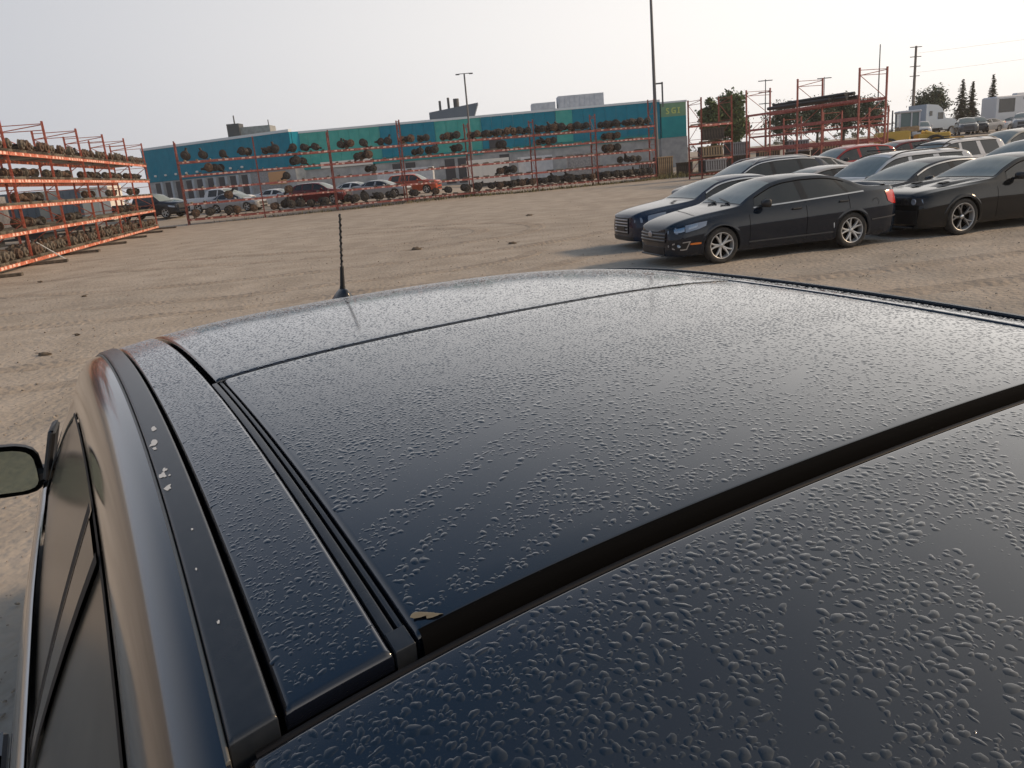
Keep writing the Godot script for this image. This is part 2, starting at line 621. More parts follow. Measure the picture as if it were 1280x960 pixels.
# left flank of the cabin: f runs from the roof edge (0) over the rail (0.3) to the waist (1)
func flank(s: float, f: float, side: float, off := 0.0) -> Vector3:
	var top_t := 0.614 * taper(s)
	var top_y := roof_y(s, top_t)
	var belt_t := 0.868 - 0.02 * smooth(2.0, 3.2, s)
	var belt_y := 1.15 - 0.02 * s
	if s > 2.2:
		var q := smooth(2.1, 3.15, s) * 0.6 + clampf((s - 2.2) / 0.9, 0, 1) * 0.4
		top_y = lerpf(roof_y(2.2, top_t), belt_y + 0.02, q)
		top_t = lerpf(top_t, belt_t, q)
	elif s < 0.2:
		top_t = lerpf(top_t, top_t + 0.02, smooth(0.2, -0.3, s))
	var h := top_y - belt_y
	var g := belt_t - top_t
	var p: Vector2
	if f < 0.3:
		var a := f / 0.3 * PI * 0.5
		var door := Vector2(top_t + g * 0.27, top_y - h * 0.20)
		p = Vector2(lerpf(top_t, door.x, sin(a * 0.86) / sin(PI * 0.43)), lerpf(top_y, door.y, (1.0 - cos(a * 0.86)) / (1.0 - cos(PI * 0.43))))
	else:
		var q := (f - 0.3) / 0.7
		p = Vector2(lerpf(top_t + g * 0.27, belt_t, q + 0.10 * q * (1.0 - q)), lerpf(top_y - h * 0.20, belt_y, q))
	return Vector3(-side * (p.x + off), p.y, -s)

func flank_patch(b0: float, b1: float, u0: float, u1: float, f0: float, f1: float, side: float, off: float, cols := 14, rws := 6) -> ArrayMesh:
	var mb := MB.new()
	var rows := []
	for i in rws + 1:
		var row := PackedVector3Array()
		var q := float(i) / rws
		for j in cols + 1:
			var e := float(j) / cols
			row.append(flank(lerpf(lerpf(u0, u1, e), lerpf(b0, b1, e), q), lerpf(f0, f1, q), side, off))
		rows.append(row)
	mb.grid(rows, Vector3.ZERO, false, null, Vector3(-side, 0.3, 0))
	return mb.done()

func dry_track(s: float, t: float, tracks: Array) -> float:
	var best := 1.0
	var p := Vector2(s, t)
	for tr in tracks:
		var w: float = tr[0]
		for i in range(1, tr.size() - 1):
			var d := p.distance_to(Geometry2D.get_closest_point_to_segment(p, Vector2(tr[i][0], tr[i][1]), Vector2(tr[i + 1][0], tr[i + 1][1])))
			best = minf(best, d / (w * 1.25))
	return best

func build_near_car() -> void:
	var car := thing("black_suv", "black sport utility with rain-beaded glass roof filling the foreground", "car", Vector3(0.5714, 0, -0.3113), 0.4988)
	var paint: Material = M.near_paint
	var black: Material = M.black_plastic
	var rubber: Material = M.rubber

	# ---- roof
	var mb := MB.new()
	var rows := []
	for i in 60:
		var s := lerpf(-0.08, 2.26, i / 59.0)
		var row := PackedVector3Array()
		for j in 25:
			row.append(rp(s, lerpf(-0.612, 0.612, j / 24.0), -0.022))
		rows.append(row)
	mb.grid(rows, Vector3.ZERO, false, null, Vector3.UP)
	put(mb.done(), "roof_frame", rubber, car)
	var panel := put(roof_panel(S_REAR, -0.0121, S_FRONT - 0.004, 0.0286, -0.4906, 0.4906, 0.0, 0.006, 0.018), "sunroof_glass", M.roof_glass, car)
	panel.set_meta("label", "large rear sunroof panel with water beads and dry run marks")
	put(roof_panel(S_FRONT + 0.006, 0.0286, 2.25, -0.35, -0.5, 0.5, 0.0, 0.005, 0.016), "front_roof_panel", M.roof_glass, car)
	for sd in [-1.0, 1.0]:
		var a: float = 0.5085 if sd > 0 else -0.5795
		var b: float = 0.5795 if sd > 0 else -0.5085
		put(roof_panel(S_REAR - 0.004, -0.0121, 2.25, -0.35, a, b, 0.0, 0.005, 0.014), "roof_side_strip", paint, car)
		a = 0.584 if sd > 0 else -0.613
		b = 0.613 if sd > 0 else -0.584
		put(roof_panel(S_REAR - 0.01, -0.012, 2.3, -0.3, a, b, 0.0055, 0.0035, 0.03), "roof_ditch_trim", M.trim, car)
		# bright edge between trim and side rail
		a = 0.6135 if sd > 0 else -0.6165
		b = 0.6165 if sd > 0 else -0.6135
		put(roof_panel(S_REAR - 0.02, -0.012, 2.3, -0.3, a, b, 0.003, 0.0012, 0.012), "trim_edge", M.edge_metal, car)
		# runner beside the glass: two rails with a slot
		a = 0.4992 if sd > 0 else -0.5070
		b = 0.5070 if sd > 0 else -0.4992
		put(roof_panel(S_REAR - 0.002, -0.0121, S_FRONT, 0.0286, a, b, -0.003, 0.0015, 0.012), "sunroof_rail", M.trim, car)
		a = 0.4922 if sd > 0 else -0.4965
		b = 0.4965 if sd > 0 else -0.4922
		put(roof_panel(S_REAR - 0.002, -0.0121, S_FRONT, 0.0286, a, b, -0.004, 0.0012, 0.012), "sunroof_rail", M.trim, car)
		a = 0.4925 if sd > 0 else -0.5065
		b = 0.5065 if sd > 0 else -0.4925
		put(roof_panel(S_REAR - 0.0035, -0.0121, S_REAR + 0.018, -0.0121, a, b, -0.0022, 0.001, 0.014), "rail_end_cap", M.trim, car)
	# tailgate top
	put(roof_panel(-0.10, 0.10, S_REAR - 0.0225, -0.0121, -0.606, 0.606, 0.0, 0.008, 0.03), "tailgate_top", paint, car)
	mb = MB.new()
	rows = []
	for i in 40:
		var t := lerpf(-0.6, 0.6, i / 39.0)
		var row := PackedVector3Array()
		for q in [[0.0115, -0.014], [0.0145, -0.0065], [0.0190, -0.0065], [0.0217, -0.012]]:
			row.append(rp(S_REAR - q[0] - 0.0121 * t * t, t, q[1]))
		rows.append(row)
	mb.grid(rows, Vector3.ZERO, false, null, Vector3.UP)
	put(mb.done(), "tailgate_seal", M.seal, car)
	# rubber along the rear edge of the glass
	mb = MB.new()
	rows = []
	for i in 40:
		var t := lerpf(-0.488, 0.488, i / 39.0)
		var row := PackedVector3Array()
		for q in [[-0.006, -0.016], [-0.005, -0.005], [-0.002, 0.0], [0.002, 0.0010], [0.0035, 0.0002]]:
			row.append(rp(S_REAR + q[0] - 0.0121 * t * t, t, q[1]))
		rows.append(row)
	mb.grid(rows, Vector3.ZERO, false, null, Vector3.UP)
	put(mb.done(), "sunroof_seal", M.rubber, car)
	# rear window and lower tailgate
	for spec in [["rear_window", M.car_glass, [[-0.11, 1.69, 0.60], [-0.25, 1.45, 0.66], [-0.37, 1.14, 0.74]]], ["tailgate", paint, [[-0.37, 1.14, 0.80], [-0.46, 1.02, 0.84], [-0.48, 0.75, 0.86], [-0.46, 0.55, 0.86]]], ["rear_bumper", black, [[-0.46, 0.60, 0.90], [-0.56, 0.55, 0.90], [-0.55, 0.32, 0.88], [-0.3, 0.26, 0.86]]]]:
		mb = MB.new()
		rows = []
		for q in spec[2]:
			var row := PackedVector3Array()
			for j in 21:
				var e := lerpf(-1, 1, j / 20.0)
				row.append(Vector3(e * q[2], q[1] - 0.03 * e * e, -q[0] - 0.09 * e * e))
			rows.append(row)
		mb.grid(rows, Vector3(0, 1, -1))
		put(mb.done(), spec[0], spec[1], car)

	# ---- flanks
	for sd in [1.0, -1.0]:
		mb = MB.new()
		rows = []
		for i in 81:
			var s := lerpf(-0.28, 3.05, i / 80.0)
			var row := PackedVector3Array()
			for j in 13:
				row.append(flank(s, 0.30 * j / 12.0, sd))
			row.append(flank(s, 0.305, sd, -0.012))
			rows.append(row)
		mb.grid(rows, Vector3.ZERO, false, null, Vector3(-sd, 0.6, 0))
		put(mb.done(), "side_rail", paint, car)
		# inner dark skin behind the glass
		put(flank_patch(-0.3, 3.05, -0.3, 2.6, 0.3, 1.02, sd, -0.02, 40), "door_inner", rubber, car)
		put(flank_patch(1.44, 2.98, 1.19, 2.52, 0.312, 0.985, sd, 0.0), "front_window", M.dusty_glass, car)
		put(flank_patch(0.40, 1.335, 0.42, 0.985, 0.312, 0.985, sd, 0.0), "rear_window_side", M.dusty_glass, car)
		put(flank_patch(-0.28, 0.36, -0.2, 0.38, 0.30, 0.99, sd, 0.003), "rear_pillar", paint, car)
		put(flank_patch(1.355, 1.415, 1.01, 1.165, 0.32, 0.99, sd, 0.005), "middle_pillar", M.dusty_glass, car)
		for w in [[1.412, 1.445, 1.155, 1.195], [1.33, 1.358, 0.98, 1.012]]:
			put(flank_patch(w[0], w[1], w[2], w[3], 0.305, 0.992, sd, 0.006, 4), "window_seal", M.seal, car)
		put(flank_patch(-0.2, 2.75, -0.2, 2.75, 0.302, 0.313, sd, 0.002, 40, 3), "window_seal", M.seal, car)
		put(flank_patch(-0.2, 3.02, -0.2, 3.02, 0.968, 0.99, sd, 0.012, 40, 3), "window_seal", M.seal, car)
		put(flank_patch(2.96, 3.05, 2.50, 2.62, 0.30, 1.0, sd, 0.008, 4), "front_pillar_seal", M.seal, car)
		# bright waist strip
		mb = MB.new()
		rows = []
		for i in 61:
			var s := lerpf(-0.25, 3.0, i / 60.0)
			var p := flank(s, 1.0, sd)
			rows.append(PackedVector3Array([p + Vector3(-sd * 0.004, 0.012, 0), p + Vector3(-sd * 0.016, 0.008, 0), p + Vector3(-sd * 0.026, -0.008, 0), p + Vector3(-sd * 0.028, -0.022, 0)]))
		mb.grid(rows, Vector3.ZERO, false, null, Vector3(-sd, 0.6, 0))
		put(mb.done(), "waist_strip", M.chrome, car)
		# lower body side
		mb = MB.new()
		rows = []
		var ring := [[0.026, -0.020], [0.045, -0.05], [0.062, -0.10], [0.072, -0.17], [0.078, -0.26], [0.080, -0.36], [0.078, -0.46], [0.070, -0.56], [0.060, -0.66], [0.052, -0.74], [0.04, -0.82], [0.0, -0.86]]
		var us := []
		for i in 111:
			us.append(lerpf(-0.45, 4.25, i / 110.0))
		for s in us:
			var p := flank(clampf(s, -0.28, 3.0), 1.0, sd)
			var sq := maxf(s - 3.0, 0.0)
			var inn := 0.10 * pow(clampf((s - 3.4) / 0.85, 0, 1), 2) + 0.05 * pow(clampf((-s) / 0.45, 0, 1), 2)
			var row := PackedVector3Array()
			for q in ring:
				var pt := Vector3(p.x - sd * (q[0] - inn * 2.0), p.y + q[1] - sq * 0.10 * (1.0 + q[1] / 0.86), -s)
				for wz in [3.42, 0.42]:
					var dv := Vector2(pt.z + wz, pt.y - 0.37)
					if absf(dv.length() - 0.40) < 0.03:
						dv = dv.normalized() * 0.40
						pt.z = dv.x - wz
						pt.y = dv.y + 0.37
				row.append(pt)
			rows.append(row)
		var keep := func(i: int, j: int) -> bool:
			var m: Vector3 = (rows[i][j] + rows[i + 1][j + 1]) * 0.5
			for wz in [3.42, 0.42]:
				if Vector2(m.z + wz, m.y - 0.37).length() < 0.40:
					return false
			return true
		mb.grid(rows, Vector3.ZERO, false, keep, Vector3(-sd, 0.2, 0))
		put(mb.done(), "body_side", paint, car)
		# door gaps and handles
		for w in [[1.40, 1.44], [0.55, 0.58]]:
			mb = MB.new()
			rows = []
			for q in ring.slice(0, 10):
				var p := flank(w[0], 1.0, sd)
				var bulge := 0.05 * sin(clampf(-q[1] / 0.8, 0, 1) * PI)
				rows.append(PackedVector3Array([Vector3(p.x - sd * (q[0] + 0.0015), p.y + q[1], -w[0] - bulge), Vector3(p.x - sd * (q[0] + 0.0015), p.y + q[1], -w[0] - bulge - 0.006)]))
			mb.grid(rows, Vector3.ZERO, false, null, Vector3(-sd, 0.2, 0))
			put(mb.done(), "door_gap", rubber, car)
		for hs in [1.72, 0.78]:
			mb = MB.new()
			var hp := flank(hs, 1.0, sd) + Vector3(-sd * 0.098, -0.17, 0)
			mb.cbox(Transform3D(Basis(), hp), Vector3(0.025, 0.03, 0.19), 0.009)
			mb.cbox(Transform3D(Basis(), hp + Vector3(sd * 0.012, 0, 0.08)), Vector3(0.03, 0.04, 0.03), 0.008)
			put(mb.done(), "door_handle", paint, car)
		# mirror
		var mir := Node3D.new()
		mir.name = numbered("door_mirror", car)
		car.add_child(mir)
		mir.position = Vector3(-sd * 0.965, 1.225, -2.86)
		mir.rotation.y = -sd * 0.10
		mb = MB.new()
		rows = []
		for i in 9:
			var a := i / 8.0
			var sc := sqrt(maxf(0.0, 1.0 - pow(a, 2.4)))
			var row := PackedVector3Array()
			for j in 20:
				var an := TAU * j / 20.0
				var cx := signf(cos(an)) * pow(absf(cos(an)), 0.55)
				var cy := signf(sin(an)) * pow(absf(sin(an)), 0.55)
				row.append(Vector3(cx * 0.125 * lerpf(1.0, 0.75, 1.0 - sc) * maxf(sc, 0.02), cy * 0.085 * maxf(sc, 0.02) + 0.012 * cx * -sd, -0.12 * a))
			rows.append(row)
		mb.grid(rows, Vector3(0, 0, -0.04), true)
		put(mb.done(), "mirror_housing", black, mir)
		mb = MB.new()
		var ringp := PackedVector2Array()
		for j in 24:
			var an := TAU * j / 24.0
			ringp.append(Vector2(signf(cos(an)) * pow(absf(cos(an)), 0.5) * 0.108, signf(sin(an)) * pow(absf(sin(an)), 0.5) * 0.070 + 0.012 * signf(cos(an)) * pow(absf(cos(an)), 0.5) * -sd))
		mb.prism(ringp, Transform3D(Basis(), Vector3(0, 0, 0.001)), 0.003)
		put(mb.done(), "mirror_glass", M.mirror, mir)
		mb = MB.new()
		mb.cbox(Transform3D(Basis(), Vector3(sd * 0.13, -0.045, -0.05)), Vector3(0.16, 0.05, 0.07), 0.014)
		mb.cbox(Transform3D(Basis(Vector3.FORWARD, 0.30 * sd), Vector3(sd * 0.155, 0.03, -0.04)), Vector3(0.022, 0.17, 0.15), 0.008)
		put(mb.done(), "mirror_arm", black, mir)
		# wheels
		for wz in [3.42, 0.42]:
			make_wheel(car, Vector3(-sd * 0.83, 0.36, -wz), 0.36, 0.24, sd, 0)
	# ---- windshield, hood, nose, floor
	for spec in [["windshield", M.car_glass, [[2.26, 0.0, 0.60, 0.08], [2.7, 1.385, 0.68, 0.06], [3.12, 1.12, 0.76, 0.04]]], ["hood", paint, [[3.10, 1.115, 0.80, 0.05], [3.5, 1.08, 0.80, 0.06], [3.95, 0.99, 0.76, 0.06], [4.22, 0.86, 0.70, 0.05]]], ["front_bumper", black, [[4.22, 0.86, 0.74, 0.02], [4.36, 0.72, 0.74, 0.0], [4.38, 0.45, 0.76, 0.0], [4.2, 0.28, 0.78, 0.0]]]]:
		mb = MB.new()
		rows = []
		for q in spec[2]:
			var row := PackedVector3Array()
			for j in 21:
				var e := lerpf(-1, 1, j / 20.0)
				var yy: float = q[1] if q[1] > 0.0 else roof_y(2.26, 0.0) - 0.01
				row.append(Vector3(e * q[2], yy - q[3] * e * e, -q[0] + 0.12 * e * e))
			rows.append(row)
		mb.grid(rows, Vector3(0, 0.7, -2))
		put(mb.done(), spec[0], spec[1], car)
	for sd in [-1.0, 1.0]:
		mb = MB.new()
		mb.cbox(Transform3D(Basis(Vector3.UP, sd * -0.35), Vector3(-sd * 0.60, 0.76, -4.14)), Vector3(0.34, 0.12, 0.12), 0.03)
		put(mb.done(), "headlight", M.lamp_glass, car)
		mb = MB.new()
		mb.cbox(Transform3D(Basis(), Vector3(-sd * 0.80, 0.92, 0.37)), Vector3(0.10, 0.22, 0.10), 0.03)
		put(mb.done(), "tail_light", M.tail_red, car)
	mb = MB.new()
	mb.box(at(0, 0.42, -1.9), Vector3(1.56, 0.3, 4.2))
	mb.box(at(0, 0.85, -3.6), Vector3(1.3, 0.4, 1.0))
	put(mb.done(), "underbody", rubber, car)

	# ---- aerial
	var base_s := 1.99
	var ab := rp(base_s, 0.038)
	mb = MB.new()
	rows = []
	for q in [[0.0, 1.0, 1.0], [0.008, 0.97, 0.95], [0.022, 0.62, 0.72], [0.031, 0.34, 0.5], [0.034, 0.06, 0.1]]:
		var row := PackedVector3Array()
		for j in 16:
			var an := TAU * j / 16.0
			row.append(ab + Vector3(cos(an) * 0.026 * q[1], q[0] - 0.004, -0.012 + sin(an) * 0.048 * q[2] + q[0] * 0.5))
		rows.append(row)
	mb.grid(rows, ab, true)
	var aer := Node3D.new()
	aer.name = "roof_antenna"
	car.add_child(aer)
	put(mb.done(), "antenna_base", M.trim, aer)
	mb = MB.new()
	var up := Vector3(0.075, 1.0, 0.10).normalized()
	var a0 := ab + Vector3(0, 0.024, -0.002)
	mb.tube(a0, a0 + up * 0.012, 0.0078, 0.0068, 10)
	mb.tube(a0 + up * 0.012, a0 + up * 0.062, 0.0062, 0.0048, 10)
	put(mb.done(), "antenna_foot", black, aer)
	mb = MB.new()
	var prev := a0 + up * 0.06
	for i in range(1, 91):
		var h := 0.06 + 0.135 * i / 90.0
		var an := i * 0.62
		var p := a0 + up * h + Vector3(cos(an), 0, sin(an)) * 0.0007
		mb.tube(prev, p, 0.0031 + 0.0006 * sin(i * 1.24), 0.0031 + 0.0006 * sin(i * 1.24 + 1.24), 6, i == 90)
		prev = p
	put(mb.done(), "antenna_mast", black, aer)

	# ---- chipped paint on the left trim
	for q in [[1.012, 0.600, 0.006, 11], [0.957, 0.605, 0.009, 12], [0.940, 0.606, 0.004, 13], [0.862, 0.604, 0.0035, 14], [0.850, 0.607, 0.006, 15], [0.842, 0.601, 0.002, 16], [0.812, 0.606, 0.0055, 17], [0.70, 0.598, 0.0016, 18], [0.63, 0.604, 0.0014, 19], [0.545, 0.600, 0.0015, 20]]:
		rng.seed = q[3]
		mb = MB.new()
		var ctr := rp(q[0], q[1], 0.0062)
		var pts := PackedVector3Array()
		for j in 13:
			var an := TAU * j / 13.0
			var rr: float = q[2] * rng.randf_range(0.45, 1.15)
			pts.append(rp(q[0] + cos(an) * rr * 1.6, q[1] + sin(an) * rr * 0.75, 0.0060))
		for j in 13:
			mb.tri(ctr, pts[j], pts[(j + 1) % 13], Vector3.UP)
		put(mb.done(), "paint_chip", M.primer, car)

	# ---- rain beads
	var tracks := [
		[0.013, [0.686, 0.287], [0.667, 0.338], [0.638, 0.393], [0.615, 0.447], [0.604, 0.481]],
		[0.011, [0.614, 0.328], [0.587, 0.38], [0.565, 0.423], [0.544, 0.459], [0.525, 0.488]],
		[0.010, [0.596, 0.267], [0.586, 0.313], [0.555, 0.368], [0.528, 0.411], [0.507, 0.439], [0.476, 0.469]],
		[0.008, [0.478, 0.322], [0.462, 0.359], [0.444, 0.383]],
		[0.007, [0.495, 0.36], [0.482, 0.4], [0.466, 0.421]],
		[0.008, [0.663, 0.389], [0.627, 0.435], [0.613, 0.469]],
		[0.016, [0.297, 0.12], [0.267, 0.135], [0.238, 0.166]],
		[0.0085, [0.314, 0.273], [0.28, 0.311], [0.232, 0.364]],
		[0.007, [0.23, 0.318], [0.216, 0.341]],
		[0.006, [0.311, 0.358], [0.296, 0.379]],
		[0.007, [0.206, 0.249], [0.188, 0.273]],
		[0.007, [0.305, 0.113], [0.302, 0.174]],
		[0.006, [0.509, 0.29], [0.531, 0.295]],
		[0.006, [0.70, 0.05], [0.66, 0.11]], [0.006, [0.62, -0.08], [0.575, 0.0]],
		[0.008, [0.52, 0.12], [0.50, 0.20]], [0.012, [0.36, -0.05], [0.32, 0.0]]]
	# [s0, s1, t0, t1, tries per square metre, smallest, usual, largest radius]
	var zones := [
		[S_REAR + 0.012, S_FRONT - 0.008, -0.484, 0.484, 175000, 0.0009, 0.0024, 0.0050],
		[S_FRONT + 0.010, 2.2, -0.493, 0.493, 60000, 0.0012, 0.0023, 0.0036],
		[S_REAR + 0.004, 2.2, 0.514, 0.574, 190000, 0.0010, 0.0021, 0.0038],
		[S_REAR + 0.004, 2.2, -0.574, -0.514, 30000, 0.0012, 0.0023, 0.0038],
		[0.02, S_REAR - 0.036, -0.50, 0.597, 235000, 0.0009, 0.0025, 0.0060]]
	var nz := noise(14.0, 5, 3)
	var shape := noise(900.0, 9, 1)
	var lists := [[], [], [], [], [], []]
	rng.seed = 77
	for zi in zones.size():
		var z: Array = zones[zi]
		var cell := {}
		var area: float = (z[1] - z[0]) * (z[3] - z[2])
		var tries := int(area * z[4])
		for k in tries:
			var s := rng.randf_range(z[0], z[1])
			var t := rng.randf_range(z[2], z[3])
			var big := nz.get_noise_2d(s, t) * 0.5 + 0.5
			# larger beads are thrown first
			var f := 1.0 - float(k) / tries
			var r: float = lerpf(z[5], lerpf(z[6], z[7], big * big) , pow(f, 1.6)) * rng.randf_range(0.75, 1.25)
			if zi == 0 and s > 0.85:
				r *= 0.8
			var cs := 0.014
			var ci := int(floorf(s / cs))
			var cj := int(floorf(t / cs))
			var ok := true
			for i in range(ci - 1, ci + 2):
				for j in range(cj - 1, cj + 2):
					var key := i * 4096 + j
					if cell.has(key):
						for q in cell[key]:
							var dx: float = q[0] - s
							var dy: float = q[1] - t
							var rr: float = (q[2] + r) * 0.84
							if dx * dx + dy * dy < rr * rr:
								ok = false
								break
					if not ok:
						break
				if not ok:
					break
			if not ok:
				continue
			if s < 0.74 and zi != 3:
				var d := dry_track(s, t, tracks)
				d += nz.get_noise_2d(s * 6.0, t * 6.0) * 0.35
				if d < 1.0 and (r > 0.0012 or rng.randf() < 0.9):
					continue
			var kk := ci * 4096 + cj
			if not cell.has(kk):
				cell[kk] = []
			cell[kk].append([s, t, r])
			var p := rp(s, t)
			var nn := (rp(s + 0.002, t) - p).cross(rp(s, t + 0.002) - p).normalized()
			if nn.y < 0:
				nn = -nn
			var b := Basis(Vector3.UP, rng.randf() * TAU)
			b = Basis(Quaternion(Vector3.UP, nn)) * b
			var fl := rng.randf_range(0.8, 1.25) * (1.35 if rng.randf() < 0.12 else 1.0)
			var hgt := r * lerpf(1.0, 0.75, smooth(0.0015, 0.006, r)) * rng.randf_range(0.8, 1.1)
			b = b * Basis.from_scale(Vector3(r * fl, hgt, r / fl * 1.05))
			lists[rng.randi() % lists.size()].append(Transform3D(b, p - nn * 0.0001))
	for q in lists.size():
		mb = MB.new()
		rows = []
		rng.seed = 300 + q
		var ph := [rng.randf() * TAU, rng.randf() * TAU, rng.randf() * TAU]
		for i in 5:
			var a: float = [0.0, 0.30, 0.62, 0.86, 1.0][i]
			var row := PackedVector3Array()
			for j in 12:
				var an := TAU * j / 12.0
				var w := 1.0 + (0.13 if q < 4 else 0.24) * sin(an * 2.0 + ph[0]) + (0.10 if q < 4 else 0.16) * sin(an * 3.0 + ph[1]) + 0.05 * sin(an * 5.0 + ph[2])
				var rr: float = maxf(1.0 - pow(a, 2.2) * 1.0, 0.02) if i else 1.0
				rr = [1.0, 0.93, 0.72, 0.42, 0.03][i]
				row.append(Vector3(cos(an) * w * rr, [0.0, 0.034, 0.098, 0.15, 0.175][i], sin(an) * w * rr))
			rows.append(row)
		mb.grid(rows, Vector3(0, -0.3, 0), true)
		var mm := MultiMesh.new()
		mm.transform_format = MultiMesh.TRANSFORM_3D
		mm.mesh = mb.done()
		mm.instance_count = lists[q].size()
		for i in lists[q].size():
			mm.set_instance_transform(i, lists[q][i])
		var mi := MultiMeshInstance3D.new()
		mi.multimesh = mm
		mi.material_override = M.water
		mi.name = numbered("water_beads", car)
		mi.set_meta("kind", "stuff")
		car.add_child(mi)
	print("beads ", lists.map(func(l): return l.size()))

	# ---- a bit of dead leaf in the corner of the sunroof
	mb = MB.new()
	rng.seed = 4
	var lx := car.transform * rp(0.4535, 0.4805)
	for q in [[0.0, 0.0, 0.008], [0.008, 0.003, 0.006]]:
		var ctr := Vector3(q[0], 0.0030, q[1])
		var ring2 := PackedVector3Array()
		for j in 11:
			var an := TAU * j / 11.0
			ring2.append(ctr + Vector3(cos(an) * q[2] * rng.randf_range(0.8, 1.2), -0.0018 + 0.0008 * sin(an * 2.0), sin(an) * q[2] * 0.42))
		for j in 11:
			mb.tri(ctr, ring2[j], ring2[(j + 1) % 11], Vector3.UP)
	var leaf := put(mb.done(), "dead_leaf", M.leaf_dry, self, Transform3D(Basis(Vector3.UP, 0.1), lx))
	tag(leaf, "pale dead leaf stuck in the rear corner of the sunroof", "leaf")

# ---------------------------------------------------------------- wheel: rolls about local x, outer face towards side*(-x)
var wheel_cache := {}
func wheel_meshes(R: float, width: float, style: int) -> Array:
	var key := "%.3f/%.3f/%d" % [R, width, style]
	if wheel_cache.has(key):
		return wheel_cache[key]
	var h := width * 0.5
	var turn := Basis(Vector3.FORWARD, PI * 0.5)   # local y -> +x
	var x := Transform3D(turn, Vector3.ZERO)
	var rr := R * (0.76 if style == 1 else 0.72)
	var mb := MB.new()
	mb.lathe([[rr, -h * 0.9], [R * 0.9, -h], [R * 0.985, -h * 0.75], [R, -h * 0.4], [R, h * 0.4], [R * 0.985, h * 0.75], [R * 0.93, h * 0.97], [R * 0.82, h], [rr, h * 0.86]], x, 36)
	var tyre := mb.done()
	mb = MB.new()
	mb.lathe([[rr, h * 0.86], [rr * 0.985, h * 0.90], [rr * 0.93, h * 0.84], [rr * 0.90, h * 0.3], [rr * 0.88, -h * 0.5]], x, 36)
	var rim := mb.done()
	mb = MB.new()
	mb.lathe([[rr * 0.9, -h * 0.1], [rr * 0.5, -h * 0.05], [0.02, -h * 0.05]], x, 24)
	var disc := mb.done()
	mb = MB.new()
	var count := 5
	for i in count:
		var an := TAU * i / count + 0.3
		var spans := []
		if style == 0:      # paired curved spokes
			spans = [[-0.10, -0.28], [0.10, 0.28]]
		elif style == 1:    # Y spokes
			spans = [[0.0, -0.24], [0.0, 0.24]]
		else:
			spans = [[0.0, 0.0]]
		for sp in spans:
			var prevc := Vector3.ZERO
			var rows := []
			for q in 6:
				var f := q / 5.0
				var rad := lerpf(rr * 0.12, rr * 0.945, f)
				var a2: float = an + lerpf(sp[0], sp[1], f * f if style == 0 else clampf((f - 0.35) / 0.65, 0, 1))
				var dirv := Vector3(0, cos(a2), sin(a2))
				var side := Vector3(0, -sin(a2), cos(a2))
				var wd := rr * lerpf(0.085, 0.06, f) if style < 2 else rr * lerpf(0.14, 0.11, f)
				var xo := h * lerpf(0.62, 0.80, f * f)
				var cpt := dirv * rad
				rows.append(PackedVector3Array([cpt + side * wd * 1.1 + Vector3(xo - 0.035, 0, 0), cpt + side * wd + Vector3(xo - 0.006, 0, 0), cpt + side * wd * 0.6 + Vector3(xo, 0, 0), cpt - side * wd * 0.6 + Vector3(xo, 0, 0), cpt - side * wd + Vector3(xo - 0.006, 0, 0), cpt - side * wd * 1.1 + Vector3(xo - 0.035, 0, 0)]))
			mb.grid(rows, Vector3(-1, 0, 0))
	var spokes := mb.done()
	mb = MB.new()
	mb.lathe([[rr * 0.17, h * 0.55], [rr * 0.16, h * 0.68], [rr * 0.10, h * 0.72], [0.004, h * 0.73]], x, 16)
	var hub := mb.done()
	wheel_cache[key] = [tyre, rim, disc, spokes, hub]
	return wheel_cache[key]

func make_wheel(parent: Node3D, p: Vector3, R: float, width: float, side: float, style: int) -> void:
	var w := Node3D.new()
	w.name = numbered("wheel", parent)
	parent.add_child(w)
	w.position = p
	if side > 0:
		w.rotation.y = PI
	var ms := wheel_meshes(R, width, style)
	put(ms[0], "tyre", M.tyre, w)
	put(ms[1], "rim", M.alloy, w)
	put(ms[2], "brake", M.rubber, w)
	put(ms[3], "spokes", M.alloy if style != 1 else M.alloy_dark, w)
	put(ms[4], "hub", M.alloy if style != 1 else M.chrome, w)

# ---------------------------------------------------------------- parked vehicles
# u runs from the front bumper to the rear; local z = u - L/2, so the front looks along -z
func car_hw(sp: Dictionary, u: float, y: float) -> float:
	var w: float = curve(sp.plan, u)
	var bot: float = sp.bot
	var belt: float = curve(sp.belt, u)
	if y <= belt:
		var f := clampf((y - bot) / (belt - bot), 0, 1)
		return w + curve([[0.0, -0.075], [0.12, -0.034], [0.36, -0.014], [0.60, 0.0], [0.67, -0.003], [0.90, -0.045], [1.0, -0.085]], f)
	var top: float = curve(sp.top, u)
	var edge := belt + 0.87 * (top - belt)
	var rw: float = minf(curve(sp.rw, u), w - 0.09)
	if y >= edge:
		return rw
	var q := (y - belt) / maxf(edge - belt, 0.001)
	return lerpf(w - 0.085, rw, q - 0.10 * q * (1.0 - q) * -1.0)

func car_top(sp: Dictionary, u: float, x: float) -> float:
	var top: float = curve(sp.top, u)
	var belt: float = curve(sp.belt, u)
	var rw: float = minf(curve(sp.rw, u), float(curve(sp.plan, u)) - 0.09)
	return top - 0.13 * (top - belt) * pow(clampf(absf(x) / rw, 0, 1), 2.2)

